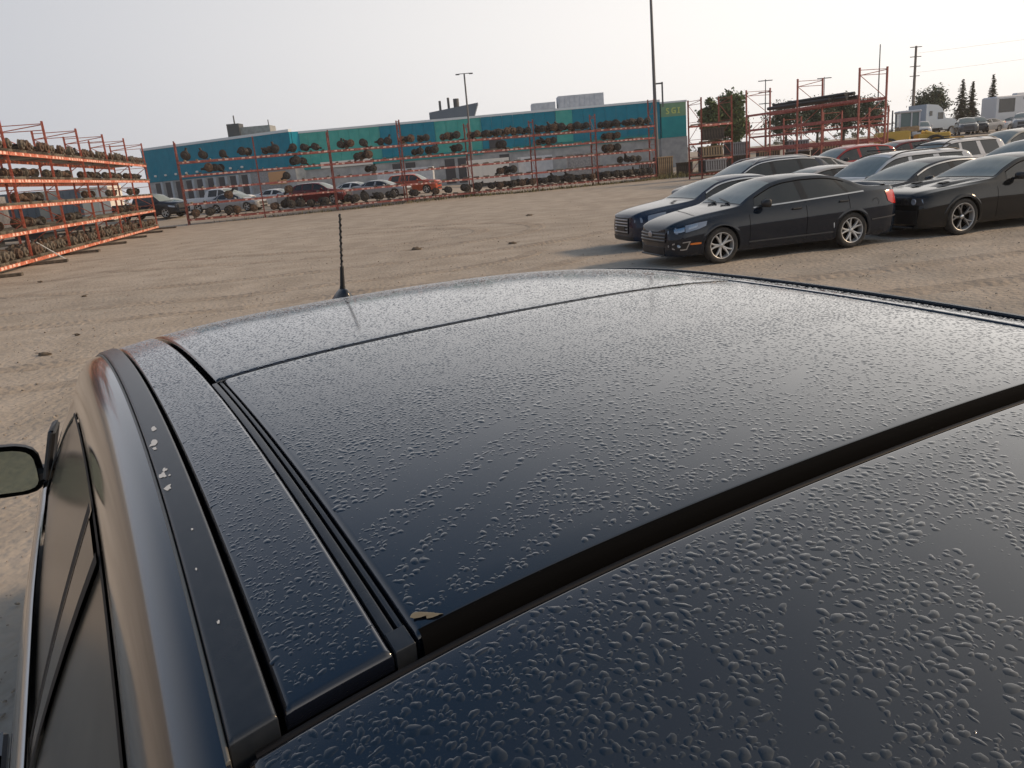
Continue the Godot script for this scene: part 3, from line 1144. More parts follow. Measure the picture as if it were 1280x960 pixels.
func car_body(sp: Dictionary) -> ArrayMesh:
	var L: float = sp.L
	var rows := []
	var us := [0.0, 0.006, 0.014, 0.026, 0.042, 0.063]
	var u := 0.09
	while u < L - 0.06:
		us.append(u)
		u += 0.045
	us += [L - 0.04, L - 0.012, L]
	var low := 17
	var mid := 7
	var topn := 9
	for uu in us:
		var belt: float = curve(sp.belt, uu)
		var top: float = curve(sp.top, uu)
		var edge := belt + 0.87 * (top - belt)
		var half := []
		for i in low:
			var y: float = lerpf(sp.bot, belt, float(i) / (low - 1))
			half.append(Vector2(car_hw(sp, uu, y), y))
		for i in range(1, mid + 1):
			var y := lerpf(belt, edge, float(i) / mid)
			half.append(Vector2(car_hw(sp, uu, y - 0.0001), y))
		var rw: float = half[half.size() - 1].x
		for i in range(1, topn + 1):
			var x := rw * (1.0 - float(i) / topn)
			half.append(Vector2(x, car_top(sp, uu, x)))
		var row := PackedVector3Array()
		for i in half.size():
			row.append(arch_snap(sp, Vector3(half[i].x, half[i].y, uu - L * 0.5)))
		for i in range(half.size() - 2, -1, -1):
			row.append(arch_snap(sp, Vector3(-half[i].x, half[i].y, uu - L * 0.5)))
		rows.append(row)
	var mb := MB.new()
	var keep := func(i: int, j: int) -> bool:
		var m: Vector3 = (rows[i][j] + rows[i + 1][j + 1]) * 0.5
		if absf(m.x) < 0.3:
			return true
		for wu in sp.wheels:
			if Vector2(m.z - (wu - L * 0.5), m.y - sp.R).length() < sp.R + 0.032:
				return false
		return true
	mb.grid(rows, Vector3(0, 0.6, 0), false, keep)
	# blunt ends
	for e in [0, rows.size() - 1]:
		var r: PackedVector3Array = rows[e]
		var k := r.size()
		var nn := Vector3(0, 0, -1 if e == 0 else 1)
		for i in k / 2:
			mb.quad(r[i], r[i + 1], r[k - 2 - i], r[k - 1 - i], nn)
	return mb.done()

func arch_snap(sp: Dictionary, p: Vector3) -> Vector3:
	if absf(p.x) < 0.3:
		return p
	for wu in sp.wheels:
		var wz: float = wu - sp.L * 0.5
		var d := Vector2(p.z - wz, p.y - sp.R)
		var ra: float = sp.R + 0.032
		if absf(d.length() - ra) < 0.027:
			d = d.normalized() * ra
			return Vector3(p.x, sp.R + d.y, wz + d.x)
	return p

# patch on the flank: for each column [u at bottom, y bottom, u at top, y top]
func side_patch(sp: Dictionary, cols: Array, sd: float, off: float, rws := 5) -> ArrayMesh:
	var mb := MB.new()
	var rows := []
	for i in rws + 1:
		var q := float(i) / rws
		var row := PackedVector3Array()
		for c in cols:
			var u := lerpf(c[0], c[2], q)
			var y := lerpf(c[1], c[3], q)
			row.append(Vector3(sd * (car_hw(sp, u, y) + off), y, u - sp.L * 0.5))
		rows.append(row)
	mb.grid(rows, Vector3.ZERO, false, null, Vector3(sd, 0.2, 0))
	return mb.done()

func window_cols(sp: Dictionary, b0: float, b1: float, t0: float, t1: float, lo := 0.035, hi := 0.045, n := 14) -> Array:
	var cols := []
	for i in n + 1:
		var f := float(i) / n
		var ub := lerpf(b0, b1, f)
		var ut := lerpf(t0, t1, f)
		var bb: float = curve(sp.belt, ub)
		var yb := bb + lo
		var bt: float = curve(sp.belt, ut)
		var yt := bt + 0.87 * (curve(sp.top, ut) - bt) - hi
		cols.append([ub, yb, ut, maxf(yt, yb + 0.004)])
	return cols

func rail_cols(sp: Dictionary, u0: float, u1: float, a: float, b: float, upper: bool, n := 30) -> Array:
	var cols := []
	for i in n + 1:
		var u := lerpf(u0, u1, float(i) / n)
		var belt: float = curve(sp.belt, u)
		var y := belt + 0.87 * (curve(sp.top, u) - belt) if upper else belt
		cols.append([u, y + a, u, y + b])
	return cols

# patch on top (windscreen, rear glass): rows along u, half width from the roof edge minus inset
func top_patch(sp: Dictionary, u0: float, u1: float, inset0: float, inset1: float, off: float, n := 10) -> ArrayMesh:
	var mb := MB.new()
	var rows := []
	for i in n + 1:
		var f := float(i) / n
		var u := lerpf(u0, u1, f)
		var rw: float = minf(curve(sp.rw, u), float(curve(sp.plan, u)) - 0.09) - lerpf(inset0, inset1, f)
		var row := PackedVector3Array()
		for j in 17:
			var x := lerpf(-rw, rw, j / 16.0)
			row.append(Vector3(x, car_top(sp, u, x) + off, u - sp.L * 0.5))
		rows.append(row)
	mb.grid(rows, Vector3(0, 0.4, 0))
	return mb.done()

var car_meshes := {}

# builds one car; mats: paint, trim (window surround or null); opts pick extra parts
func make_car(kind: String, sp: Dictionary, called: String, label: String, pos: Vector2, heading: Vector2, paint: Material, opt := {}, group := "") -> Node3D:
	var car := thing(called, label, opt.get("category", "car"), Vector3(pos.x, ground_y(pos.x, pos.y) - 0.015, pos.y), atan2(-heading.x, -heading.y), group)
	var L: float = sp.L
	if not car_meshes.has(kind):
		car_meshes[kind] = {}
	var C: Dictionary = car_meshes[kind]
	var get_mesh := func(key: String, f: Callable) -> Mesh:
		if not C.has(key):
			C[key] = f.call()
		return C[key]
	var body := put(get_mesh.call("body", func(): return car_body(sp)), "body", paint, car)
	var glass: Material = opt.get("glass", M.car_glass)
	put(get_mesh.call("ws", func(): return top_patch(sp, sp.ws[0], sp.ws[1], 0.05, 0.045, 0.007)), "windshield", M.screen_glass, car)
	put(get_mesh.call("rg", func(): return top_patch(sp, sp.rg[0], sp.rg[1], 0.05, 0.06, 0.007)), "rear_window", glass, car)
	if sp.has("hoodline"):
		for q in sp.hoodline:
			put(get_mesh.call("hl%s" % str(q), func(): return top_patch(sp, q[0], q[1], q[2], q[2], 0.0015, 2)), "panel_gap", M.rubber, car)
	for sd in [-1.0, 1.0]:
		for i in sp.win.size():
			var q: Array = sp.win[i]
			put(get_mesh.call("w%d%d" % [i, sd], func(): return side_patch(sp, window_cols(sp, q[0], q[1], q[2], q[3]), sd, 0.006)), "side_window", glass, car)
		for i in sp.win.size() - 1:
			var q: Array = sp.win[i]
			var q2: Array = sp.win[i + 1]
			put(get_mesh.call("p%d%d" % [i, sd], func(): return side_patch(sp, window_cols(sp, q[1] - 0.012, q2[0] + 0.012, q[3] - 0.012, q2[2] + 0.012, 0.03, 0.035, 3), sd, 0.009)), "window_pillar", M.gloss_black if opt.get("belt", null) else paint, car)
		put(get_mesh.call("us%d" % sd, func(): return side_patch(sp, rail_cols(sp, sp.win[0][0] + 0.04, sp.win[-1][3] + 0.03, -0.058, -0.040, true), sd, 0.010, 2)), "window_seal", M.rubber, car)
		if opt.get("belt", null):
			put(get_mesh.call("b%d" % sd, func(): return side_patch(sp, rail_cols(sp, sp.win[0][0] - 0.02, sp.win[-1][1] + 0.03, 0.012, 0.034, false), sd, 0.011, 2)), "waist_strip", opt.belt, car)
		if opt.get("surround", null):
			put(get_mesh.call("s%d" % sd, func(): return side_patch(sp, rail_cols(sp, sp.win[0][0] + 0.05, sp.win[-1][3] + 0.02, -0.046, -0.018, true), sd, 0.011, 2)), "window_surround", opt.surround, car)
		for i in sp.get("gaps", []).size():
			var g: Array = sp.gaps[i]
			var cols := [[g[0], g[1], g[0], g[2]], [g[0] + 0.009, g[1], g[0] + 0.009, g[2]]]
			put(get_mesh.call("g%d%d" % [i, sd], func(): return side_patch(sp, cols, sd, 0.0015, 8)), "door_gap", M.rubber, car)
		# lamps on the corners
		put(get_mesh.call("h%d" % sd, func(): return side_patch(sp, sp.head, sd, 0.008)), "headlight", opt.get("head", M.lamp_glass), car)
		put(get_mesh.call("t%d" % sd, func(): return side_patch(sp, sp.tail, sd, 0.010)), "tail_light", M.tail_red, car)
		# mirror
		var mw: Array = sp.mirror
		var mir := put(get_mesh.call("m%d" % sd, func(): return mirror_mesh(sp, sd)), "door_mirror", opt.get("mirror", paint), car)
		for hu in sp.get("handles", []):
			var mb := MB.new()
			if not C.has("hd%s%d" % [str(hu), sd]):
				var hy: float = curve(sp.belt, hu) - 0.10
				var hx := car_hw(sp, hu, hy)
				mb.cbox(at(sd * (hx + 0.022), hy, hu - L * 0.5), Vector3(0.022, 0.026, 0.20), 0.008)
				mb.cbox(at(sd * (hx + 0.008), hy, hu - L * 0.5 - 0.08), Vector3(0.03, 0.03, 0.03), 0.008)
				mb.cbox(at(sd * (hx + 0.008), hy, hu - L * 0.5 + 0.08), Vector3(0.03, 0.03, 0.03), 0.008)
				C["hd%s%d" % [str(hu), sd]] = mb.done()
			put(C["hd%s%d" % [str(hu), sd]], "door_handle", opt.get("handle", paint), car)
		for wu in sp.wheels:
			put(get_mesh.call("al%s%d" % [str(wu), sd], func(): return arch_lip(sp, wu, sd)), "arch_lip", opt.get("arch", paint), car)
			make_wheel(car, Vector3(sd * (float(curve(sp.plan, wu)) - 0.125), sp.R - 0.006, wu - L * 0.5), sp.R, 0.22, -sd, opt.get("wheel", 2))
	var ub := MB.new()
	if not C.has("ub"):
		var w: float = curve(sp.plan, L * 0.5)
		ub.box(at(0, 0.42, 0), Vector3(w * 2.0 - 0.56, 0.34, L - 0.5))
		ub.box(at(0, 0.42, 0), Vector3(w * 2.0 - 0.22, 0.30, sp.wheels[1] - sp.wheels[0] - 2.0 * sp.R - 0.16))
		C["ub"] = ub.done()
	put(C["ub"], "underbody", M.rubber, car)
	# grille and bumper mouth
	if sp.has("grille"):
		var g: Array = sp.grille   # half width, y0, y1, bars
		var gr := put(get_mesh.call("grille", func(): return front_patch(sp, g[0], [[g[1], 0.004], [g[1] + 0.01, 0.012], [g[2] - 0.01, 0.012], [g[2], 0.004]])), "grille", M.grille_black, car)
		for i in int(g[3]):
			var y := lerpf(g[1], g[2], (i + 0.7) / (g[3] + 0.4))
			put(get_mesh.call("bar%d" % i, func(): return front_patch(sp, g[0] * 0.98, [[y - 0.017, 0.012], [y - 0.012, 0.026], [y + 0.010, 0.028], [y + 0.017, 0.012]])), "grille_bar", opt.get("bars", M.grille_bar), gr)
		var b: Array = sp.mouth   # half width, y0, y1
		put(get_mesh.call("mouth", func(): return front_patch(sp, b[0], [[b[1], 0.003], [b[1] + 0.01, 0.010], [b[2] - 0.01, 0.010], [b[2], 0.003]])), "air_intake", M.grille_black, car)
	return car

# distance from the bumper's foremost line at which the nose is |x| wide
func nose_u(sp: Dictionary, x: float, y: float) -> float:
	if car_hw(sp, 0.0, y) >= absf(x):
		return 0.0
	var lo := 0.0
	var hi := 0.9
	for i in 18:
		var m := (lo + hi) * 0.5
		if car_hw(sp, m, y) < absf(x):
			lo = m
		else:
			hi = m
	return hi

# band across the nose: half width and [height, stand-off] rows
func front_patch(sp: Dictionary, half: float, rws: Array, n := 24) -> ArrayMesh:
	var mb := MB.new()
	var rows := []
	for q in rws:
		var row := PackedVector3Array()
		for j in n + 1:
			var x := half * lerpf(-1, 1, float(j) / n)
			row.append(Vector3(x, q[0], nose_u(sp, x, q[0]) - sp.L * 0.5 - q[1]))
		rows.append(row)
	mb.grid(rows, Vector3.ZERO, false, null, Vector3(0, 0, -1))
	return mb.done()

func arch_lip(sp: Dictionary, wu: float, sd: float) -> ArrayMesh:
	var mb := MB.new()
	var rows := []
	for i in 29:
		var an := lerpf(-0.30, PI + 0.30, i / 28.0)
		var ra: float = sp.R + 0.024
		var row := PackedVector3Array()
		for q in [[0.0, -0.10], [0.0, 0.004], [0.005, 0.010], [0.03, 0.010], [0.062, 0.002]]:
			var y: float = maxf(sp.R + sin(an) * (ra + q[0]), sp.bot)
			var u: float = wu - cos(an) * (ra + q[0])
			row.append(Vector3(sd * (car_hw(sp, u, y) + q[1]), y, u - sp.L * 0.5))
		rows.append(row)
	mb.grid(rows, Vector3.ZERO, false, null, Vector3(sd, 0, 0))
	return mb.done()

func mirror_mesh(sp: Dictionary, sd: float) -> ArrayMesh:
	var mb := MB.new()
	var u: float = sp.mirror[0]
	var y: float = sp.mirror[1]
	var x := car_hw(sp, u, y)
	var rows := []
	for i in 7:
		var a := i / 6.0
		var sc := sqrt(maxf(0.0, 1.0 - pow(a, 2.2)))
		var row := PackedVector3Array()
		for j in 14:
			var an := TAU * j / 14.0
			var cx := signf(cos(an)) * pow(absf(cos(an)), 0.6)
			var cy := signf(sin(an)) * pow(absf(sin(an)), 0.6)
			row.append(Vector3(sd * (x + 0.16) + cx * 0.115 * maxf(sc, 0.03), y + 0.05 + cy * 0.075 * maxf(sc, 0.03), u - sp.L * 0.5 + 0.05 - 0.13 * a))
		rows.append(row)
	var back := PackedVector3Array()
	for j in 14:
		back.append(Vector3(sd * (x + 0.16), y + 0.05, u - sp.L * 0.5 + 0.045))
	mb.grid([back] + rows, Vector3(sd * (x + 0.16), y + 0.05, u - sp.L * 0.5), true)
	mb.cbox(at(sd * (x + 0.04), y + 0.0, u - sp.L * 0.5 + 0.0), Vector3(0.12, 0.045, 0.07), 0.012)
	return mb.done()

func car_specs() -> Dictionary:
	var S := {}
	S.sedan = {"L": 4.84, "bot": 0.19, "R": 0.33, "wheels": [0.97, 3.70],
		"top": [[0, 0.63], [0.03, 0.69], [0.12, 0.755], [0.3, 0.82], [0.7, 0.90], [1.1, 0.955], [1.38, 1.0], [1.6, 1.13], [1.9, 1.275], [2.15, 1.375], [2.4, 1.425], [2.8, 1.445], [3.15, 1.435], [3.45, 1.385], [3.8, 1.26], [4.1, 1.135], [4.3, 1.105], [4.7, 1.085], [4.8, 1.04], [4.84, 0.90]],
		"belt": [[0, 0.56], [0.06, 0.64], [0.2, 0.71], [0.5, 0.79], [1.0, 0.86], [1.5, 0.905], [2.5, 0.94], [3.6, 0.985], [4.3, 1.01], [4.7, 1.0], [4.84, 0.85]],
		"plan": [[0, 0.26], [0.012, 0.40], [0.035, 0.53], [0.075, 0.64], [0.14, 0.73], [0.26, 0.81], [0.55, 0.87], [0.95, 0.905], [2.4, 0.917], [3.9, 0.91], [4.4, 0.87], [4.65, 0.81], [4.8, 0.70], [4.84, 0.62]],
		"rw": [[0, 0.5], [0.8, 0.66], [1.38, 0.76], [1.7, 0.70], [2.15, 0.60], [2.9, 0.575], [3.5, 0.575], [4.1, 0.66], [4.84, 0.6]],
		"ws": [1.43, 2.13], "rg": [3.42, 4.05],
		"win": [[1.66, 2.66, 1.70, 2.60], [2.78, 3.63, 2.72, 3.44], [3.67, 3.95, 3.48, 3.62]],
		"gaps": [[1.52, 0.28, 0.88], [2.70, 0.28, 0.94], [3.62, 0.62, 0.97]],
		"head": [[0.055, 0.60, 0.065, 0.655], [0.15, 0.60, 0.16, 0.705], [0.32, 0.625, 0.34, 0.745], [0.52, 0.665, 0.54, 0.775], [0.66, 0.71, 0.70, 0.79]],
		"tail": [[4.50, 0.80, 4.46, 0.98], [4.62, 0.74, 4.60, 0.99], [4.74, 0.73, 4.72, 0.985], [4.80, 0.74, 4.79, 0.96]],
		"mirror": [1.80, 0.95], "handles": [2.50, 3.50], "grille": [0.52, 0.44, 0.635, 3], "mouth": [0.46, 0.23, 0.36]}
	S.compact = S.sedan.duplicate(true)
	S.compact.merge({"L": 4.72, "wheels": [0.90, 3.66],
		"top": [[0, 0.70], [0.06, 0.76], [0.3, 0.84], [0.8, 0.91], [1.2, 0.955], [1.42, 0.99], [1.75, 1.17], [2.1, 1.33], [2.45, 1.40], [2.8, 1.42], [3.15, 1.405], [3.5, 1.34], [3.85, 1.22], [4.15, 1.10], [4.5, 1.06], [4.67, 1.02], [4.72, 0.90]],
		"plan": [[0, 0.30], [0.012, 0.44], [0.035, 0.56], [0.075, 0.67], [0.14, 0.755], [0.26, 0.825], [0.55, 0.88], [0.95, 0.91], [2.4, 0.915], [3.8, 0.905], [4.3, 0.86], [4.55, 0.80], [4.68, 0.70], [4.72, 0.62]],
		"rw": [[0, 0.5], [0.8, 0.66], [1.42, 0.76], [1.75, 0.69], [2.2, 0.59], [2.9, 0.565], [3.5, 0.57], [4.1, 0.66], [4.72, 0.6]],
		"ws": [1.46, 2.16], "rg": [3.42, 4.05], "win": [[1.68, 2.62, 1.72, 2.56], [2.72, 3.55, 2.67, 3.38], [3.58, 3.86, 3.42, 3.56]],
		"tail": [[4.36, 0.80, 4.34, 0.96], [4.5, 0.78, 4.48, 0.96], [4.62, 0.78, 4.60, 0.96], [4.68, 0.78, 4.67, 0.94]], "grille": [0.36, 0.34, 0.70, 5], "mouth": [0.55, 0.21, 0.30]}, true)
	S.charger = S.sedan.duplicate(true)
	S.charger.merge({"L": 5.05, "R": 0.36, "wheels": [0.98, 4.03],
		"top": [[0, 0.76], [0.06, 0.84], [0.3, 0.91], [0.9, 0.97], [1.5, 1.02], [1.85, 1.19], [2.2, 1.34], [2.6, 1.44], [3.0, 1.475], [3.4, 1.465], [3.75, 1.40], [4.1, 1.28], [4.4, 1.165], [4.7, 1.135], [4.98, 1.11], [5.05, 0.95]],
		"belt": [[0, 0.68], [0.15, 0.76], [0.5, 0.84], [1.0, 0.91], [1.6, 0.95], [2.7, 0.98], [3.8, 1.03], [4.5, 1.06], [4.9, 1.04], [5.05, 0.9]],
		"plan": [[0, 0.46], [0.015, 0.60], [0.05, 0.72], [0.14, 0.82], [0.3, 0.88], [0.6, 0.925], [1.0, 0.95], [4.2, 0.95], [4.7, 0.90], [4.95, 0.80], [5.05, 0.70]],
		"rw": [[0, 0.5], [0.8, 0.66], [1.5, 0.80], [1.9, 0.70], [2.3, 0.61], [3.0, 0.585], [3.7, 0.585], [4.4, 0.68], [5.05, 0.62]],
		"ws": [1.56, 2.36], "rg": [3.72, 4.32], "win": [[1.80, 2.85, 1.86, 2.78], [2.95, 3.80, 2.90, 3.62], [3.84, 4.06, 3.66, 3.80]],
		"gaps": [[1.62, 0.28, 0.93], [2.88, 0.28, 0.98], [3.9, 0.7, 1.0]],
		"tail": [[4.66, 0.85, 4.64, 1.0], [4.8, 0.84, 4.78, 1.0], [4.94, 0.84, 4.92, 1.0], [5.0, 0.84, 4.99, 0.98]],
		"mirror": [1.94, 0.985], "handles": [2.68, 3.68], "grille": [0.6, 0.48, 0.70, 2], "mouth": [0.5, 0.24, 0.36]}, true)
	S.coupe = S.charger.duplicate(true)
	S.coupe.merge({"L": 5.02, "R": 0.355, "wheels": [0.95, 3.90],
		"top": [[0, 0.78], [0.05, 0.85], [0.2, 0.895], [0.8, 0.95], [1.5, 1.015], [1.72, 1.04], [2.1, 1.22], [2.5, 1.38], [2.8, 1.43], [3.1, 1.445], [3.45, 1.42], [3.8, 1.33], [4.15, 1.20], [4.35, 1.15], [4.7, 1.125], [4.95, 1.10], [5.02, 0.95]],
		"belt": [[0, 0.74], [0.08, 0.80], [0.3, 0.86], [0.9, 0.92], [1.6, 0.955], [2.4, 0.945], [3.0, 0.955], [3.5, 1.02], [4.0, 1.07], [4.6, 1.06], [4.9, 1.03], [5.02, 0.9]],
		"plan": [[0, 0.52], [0.015, 0.66], [0.045, 0.76], [0.10, 0.83], [0.18, 0.88], [0.32, 0.915], [0.6, 0.94], [1.0, 0.96], [1.9, 0.945], [2.8, 0.945], [3.8, 0.965], [4.5, 0.93], [4.9, 0.83], [5.02, 0.74]],
		"rw": [[0, 0.55], [0.8, 0.70], [1.72, 0.80], [2.1, 0.71], [2.6, 0.62], [3.1, 0.60], [3.6, 0.60], [4.3, 0.70], [5.02, 0.64]],
		"ws": [1.78, 2.58], "rg": [3.55, 4.18], "win": [[2.02, 3.22, 2.08, 3.14], [3.27, 3.62, 3.19, 3.50]],
		"gaps": [[1.74, 0.28, 0.93], [3.22, 0.28, 0.96]],
		"head": [[0.02, 0.665, 0.02, 0.755], [0.06, 0.665, 0.06, 0.76], [0.10, 0.67, 0.10, 0.76]],
		"tail": [[4.80, 0.86, 4.78, 0.99], [4.9, 0.86, 4.88, 0.99], [4.97, 0.86, 4.96, 0.98]],
		"mirror": [2.18, 0.985], "handles": [3.05], "grille": [0.82, 0.64, 0.785, 0], "mouth": [0.74, 0.27, 0.54]}, true)
	S.suv = S.sedan.duplicate(true)
	S.suv.merge({"L": 4.70, "bot": 0.24, "R": 0.36, "wheels": [0.92, 3.68],
		"top": [[0, 0.86], [0.06, 0.94], [0.3, 1.02], [0.9, 1.10], [1.3, 1.15], [1.65, 1.36], [2.0, 1.56], [2.3, 1.65], [2.8, 1.69], [3.4, 1.685], [3.9, 1.64], [4.15, 1.57], [4.4, 1.36], [4.6, 1.12], [4.67, 1.02], [4.70, 0.85]],
		"belt": [[0, 0.76], [0.15, 0.86], [0.5, 0.95], [1.0, 1.02], [1.5, 1.07], [2.5, 1.10], [3.6, 1.15], [4.3, 1.16], [4.58, 1.08], [4.65, 1.0], [4.70, 0.82]],
		"plan": [[0, 0.42], [0.015, 0.56], [0.05, 0.68], [0.12, 0.78], [0.28, 0.86], [0.55, 0.91], [0.95, 0.94], [2.4, 0.95], [3.9, 0.94], [4.4, 0.90], [4.6, 0.84], [4.70, 0.74]],
		"rw": [[0, 0.5], [0.8, 0.68], [1.3, 0.80], [1.65, 0.74], [2.1, 0.65], [2.9, 0.63], [3.9, 0.62], [4.3, 0.64], [4.6, 0.74], [4.70, 0.68]],
		"ws": [1.36, 2.08], "rg": [4.17, 4.56], "win": [[1.60, 2.55, 1.66, 2.50], [2.64, 3.45, 2.60, 3.38], [3.52, 4.18, 3.46, 3.96]],
		"gaps": [[1.45, 0.34, 1.05], [2.6, 0.34, 1.1], [3.5, 0.7, 1.12]],
		"head": [[0.03, 0.74, 0.04, 0.80], [0.15, 0.74, 0.16, 0.86], [0.32, 0.76, 0.34, 0.90], [0.52, 0.80, 0.54, 0.93], [0.62, 0.86, 0.66, 0.95]],
		"tail": [[4.34, 0.86, 4.30, 1.12], [4.45, 0.84, 4.43, 1.13], [4.56, 0.84, 4.54, 1.10], [4.63, 0.84, 4.61, 1.04]],
		"mirror": [1.76, 1.12], "handles": [2.42, 3.36], "grille": [0.46, 0.52, 0.80, 4], "mouth": [0.5, 0.29, 0.42]}, true)
	S.boxy = S.suv.duplicate(true)
	S.boxy.merge({"L": 4.45, "R": 0.355, "wheels": [0.88, 3.50],
		"top": [[0, 0.92], [0.06, 1.0], [0.3, 1.06], [0.9, 1.11], [1.2, 1.14], [1.5, 1.36], [1.8, 1.57], [2.05, 1.67], [2.5, 1.71], [3.3, 1.715], [3.95, 1.69], [4.1, 1.64], [4.28, 1.40], [4.38, 1.15], [4.45, 0.85]],
		"belt": [[0, 0.84], [0.15, 0.94], [0.5, 1.0], [1.0, 1.05], [1.5, 1.08], [2.5, 1.09], [3.6, 1.10], [4.2, 1.10], [4.38, 1.02], [4.45, 0.82]],
		"plan": [[0, 0.50], [0.015, 0.64], [0.05, 0.75], [0.12, 0.82], [0.28, 0.87], [0.55, 0.90], [0.95, 0.905], [3.9, 0.905], [4.25, 0.88], [4.4, 0.82], [4.45, 0.76]],
		"rw": [[0, 0.5], [0.8, 0.68], [1.2, 0.80], [1.5, 0.74], [1.9, 0.67], [2.9, 0.655], [3.9, 0.65], [4.2, 0.68], [4.45, 0.70]],
		"ws": [1.26, 1.90], "rg": [4.09, 4.33], "win": [[1.45, 2.38, 1.50, 2.34], [2.46, 3.18, 2.42, 3.06], [3.36, 4.05, 3.20, 3.90]],
		"gaps": [[1.35, 0.34, 1.05], [2.42, 0.34, 1.08], [3.25, 0.7, 1.08]],
		"tail": [[4.16, 0.86, 4.14, 1.08], [4.26, 0.84, 4.25, 1.08], [4.35, 0.84, 4.34, 1.02], [4.40, 0.84, 4.39, 0.98]],
		"mirror": [1.58, 1.12], "handles": [2.26, 3.06], "grille": [0.5, 0.62, 0.86, 2], "mouth": [0.5, 0.32, 0.45]}, true)
	# crew cab pick-up: bed as a low rear deck
	S.pickup = S.boxy.duplicate(true)
	S.pickup.merge({"L": 5.7, "R": 0.40, "bot": 0.36, "wheels": [1.0, 4.55],
		"top": [[0, 1.02], [0.06, 1.1], [0.3, 1.17], [1.0, 1.22], [1.35, 1.25], [1.65, 1.48], [1.95, 1.72], [2.2, 1.84], [2.7, 1.88], [3.4, 1.86], [3.62, 1.80], [3.78, 1.45], [3.84, 1.24], [4.2, 1.23], [5.6, 1.24], [5.7, 1.1]],
		"belt": [[0, 0.94], [0.15, 1.04], [0.5, 1.12], [1.0, 1.16], [1.5, 1.19], [3.6, 1.20], [5.6, 1.20], [5.7, 1.05]],
		"plan": [[0, 0.76], [0.06, 0.86], [0.2, 0.93], [0.5, 0.97], [1.0, 0.985], [5.4, 0.985], [5.65, 0.96], [5.7, 0.90]],
		"rw": [[0, 0.5], [0.8, 0.72], [1.35, 0.86], [1.7, 0.80], [2.1, 0.72], [2.9, 0.70], [3.6, 0.69], [3.84, 0.86], [5.7, 0.86]],
		"ws": [1.42, 2.08], "rg": [3.64, 3.78], "win": [[1.60, 2.50, 1.66, 2.46], [2.58, 3.45, 2.54, 3.40]],
		"gaps": [[1.5, 0.5, 1.15], [2.54, 0.5, 1.18], [3.52, 0.5, 1.18], [3.86, 0.5, 1.19]],
		"tail": [[5.5, 0.86, 5.5, 1.12], [5.58, 0.86, 5.58, 1.12], [5.66, 0.86, 5.66, 1.1]],
		"mirror": [1.74, 1.24], "handles": [2.40, 3.34], "grille": [0.62, 0.66, 1.0, 3], "mouth": [0.6, 0.42, 0.56]}, true)
	S.van = S.boxy.duplicate(true)
	S.van.merge({"L": 5.1, "R": 0.34, "bot": 0.24, "wheels": [0.95, 4.0],
		"top": [[0, 0.86], [0.06, 0.95], [0.3, 1.03], [0.8, 1.12], [1.05, 1.19], [1.4, 1.42], [1.8, 1.64], [2.1, 1.74], [2.7, 1.78], [4.2, 1.77], [4.7, 1.72], [4.85, 1.62], [4.98, 1.35], [5.06, 1.1], [5.1, 0.85]],
		"plan": [[0, 0.66], [0.06, 0.76], [0.2, 0.86], [0.5, 0.93], [1.0, 0.97], [4.6, 0.97], [4.95, 0.93], [5.1, 0.80]],
		"belt": [[0, 0.78], [0.15, 0.88], [0.5, 0.98], [1.0, 1.06], [1.5, 1.10], [4.7, 1.12], [4.98, 1.05], [5.1, 0.82]],
		"rw": [[0, 0.5], [0.8, 0.72], [1.05, 0.86], [1.5, 0.80], [2.0, 0.72], [4.2, 0.71], [4.8, 0.71], [5.1, 0.74]],
		"ws": [1.10, 1.95], "rg": [4.74, 4.98], "win": [[1.40, 2.40, 1.48, 2.36], [2.48, 3.50, 2.44, 3.46], [3.58, 4.68, 3.54, 4.60]],
		"gaps": [[1.3, 0.34, 1.05], [2.44, 0.34, 1.1], [3.54, 0.34, 1.1]],
		"tail": [[4.80, 0.9, 4.76, 1.3], [4.9, 0.88, 4.86, 1.3], [5.0, 0.86, 4.95, 1.2], [5.05, 0.86, 5.02, 1.1]],
		"mirror": [1.58, 1.15], "handles": [2.28, 2.66], "grille": [0.46, 0.55, 0.78, 3], "mouth": [0.5, 0.29, 0.42]}, true)
	for k in S:
		S[k].kind = k
	return S

# ---------------------------------------------------------------- storage racks
const ORD := ["first", "second", "third", "fourth", "fifth", "sixth", "seventh", "eighth", "ninth", "tenth", "eleventh", "twelfth", "thirteenth", "fourteenth", "fifteenth", "sixteenth"]

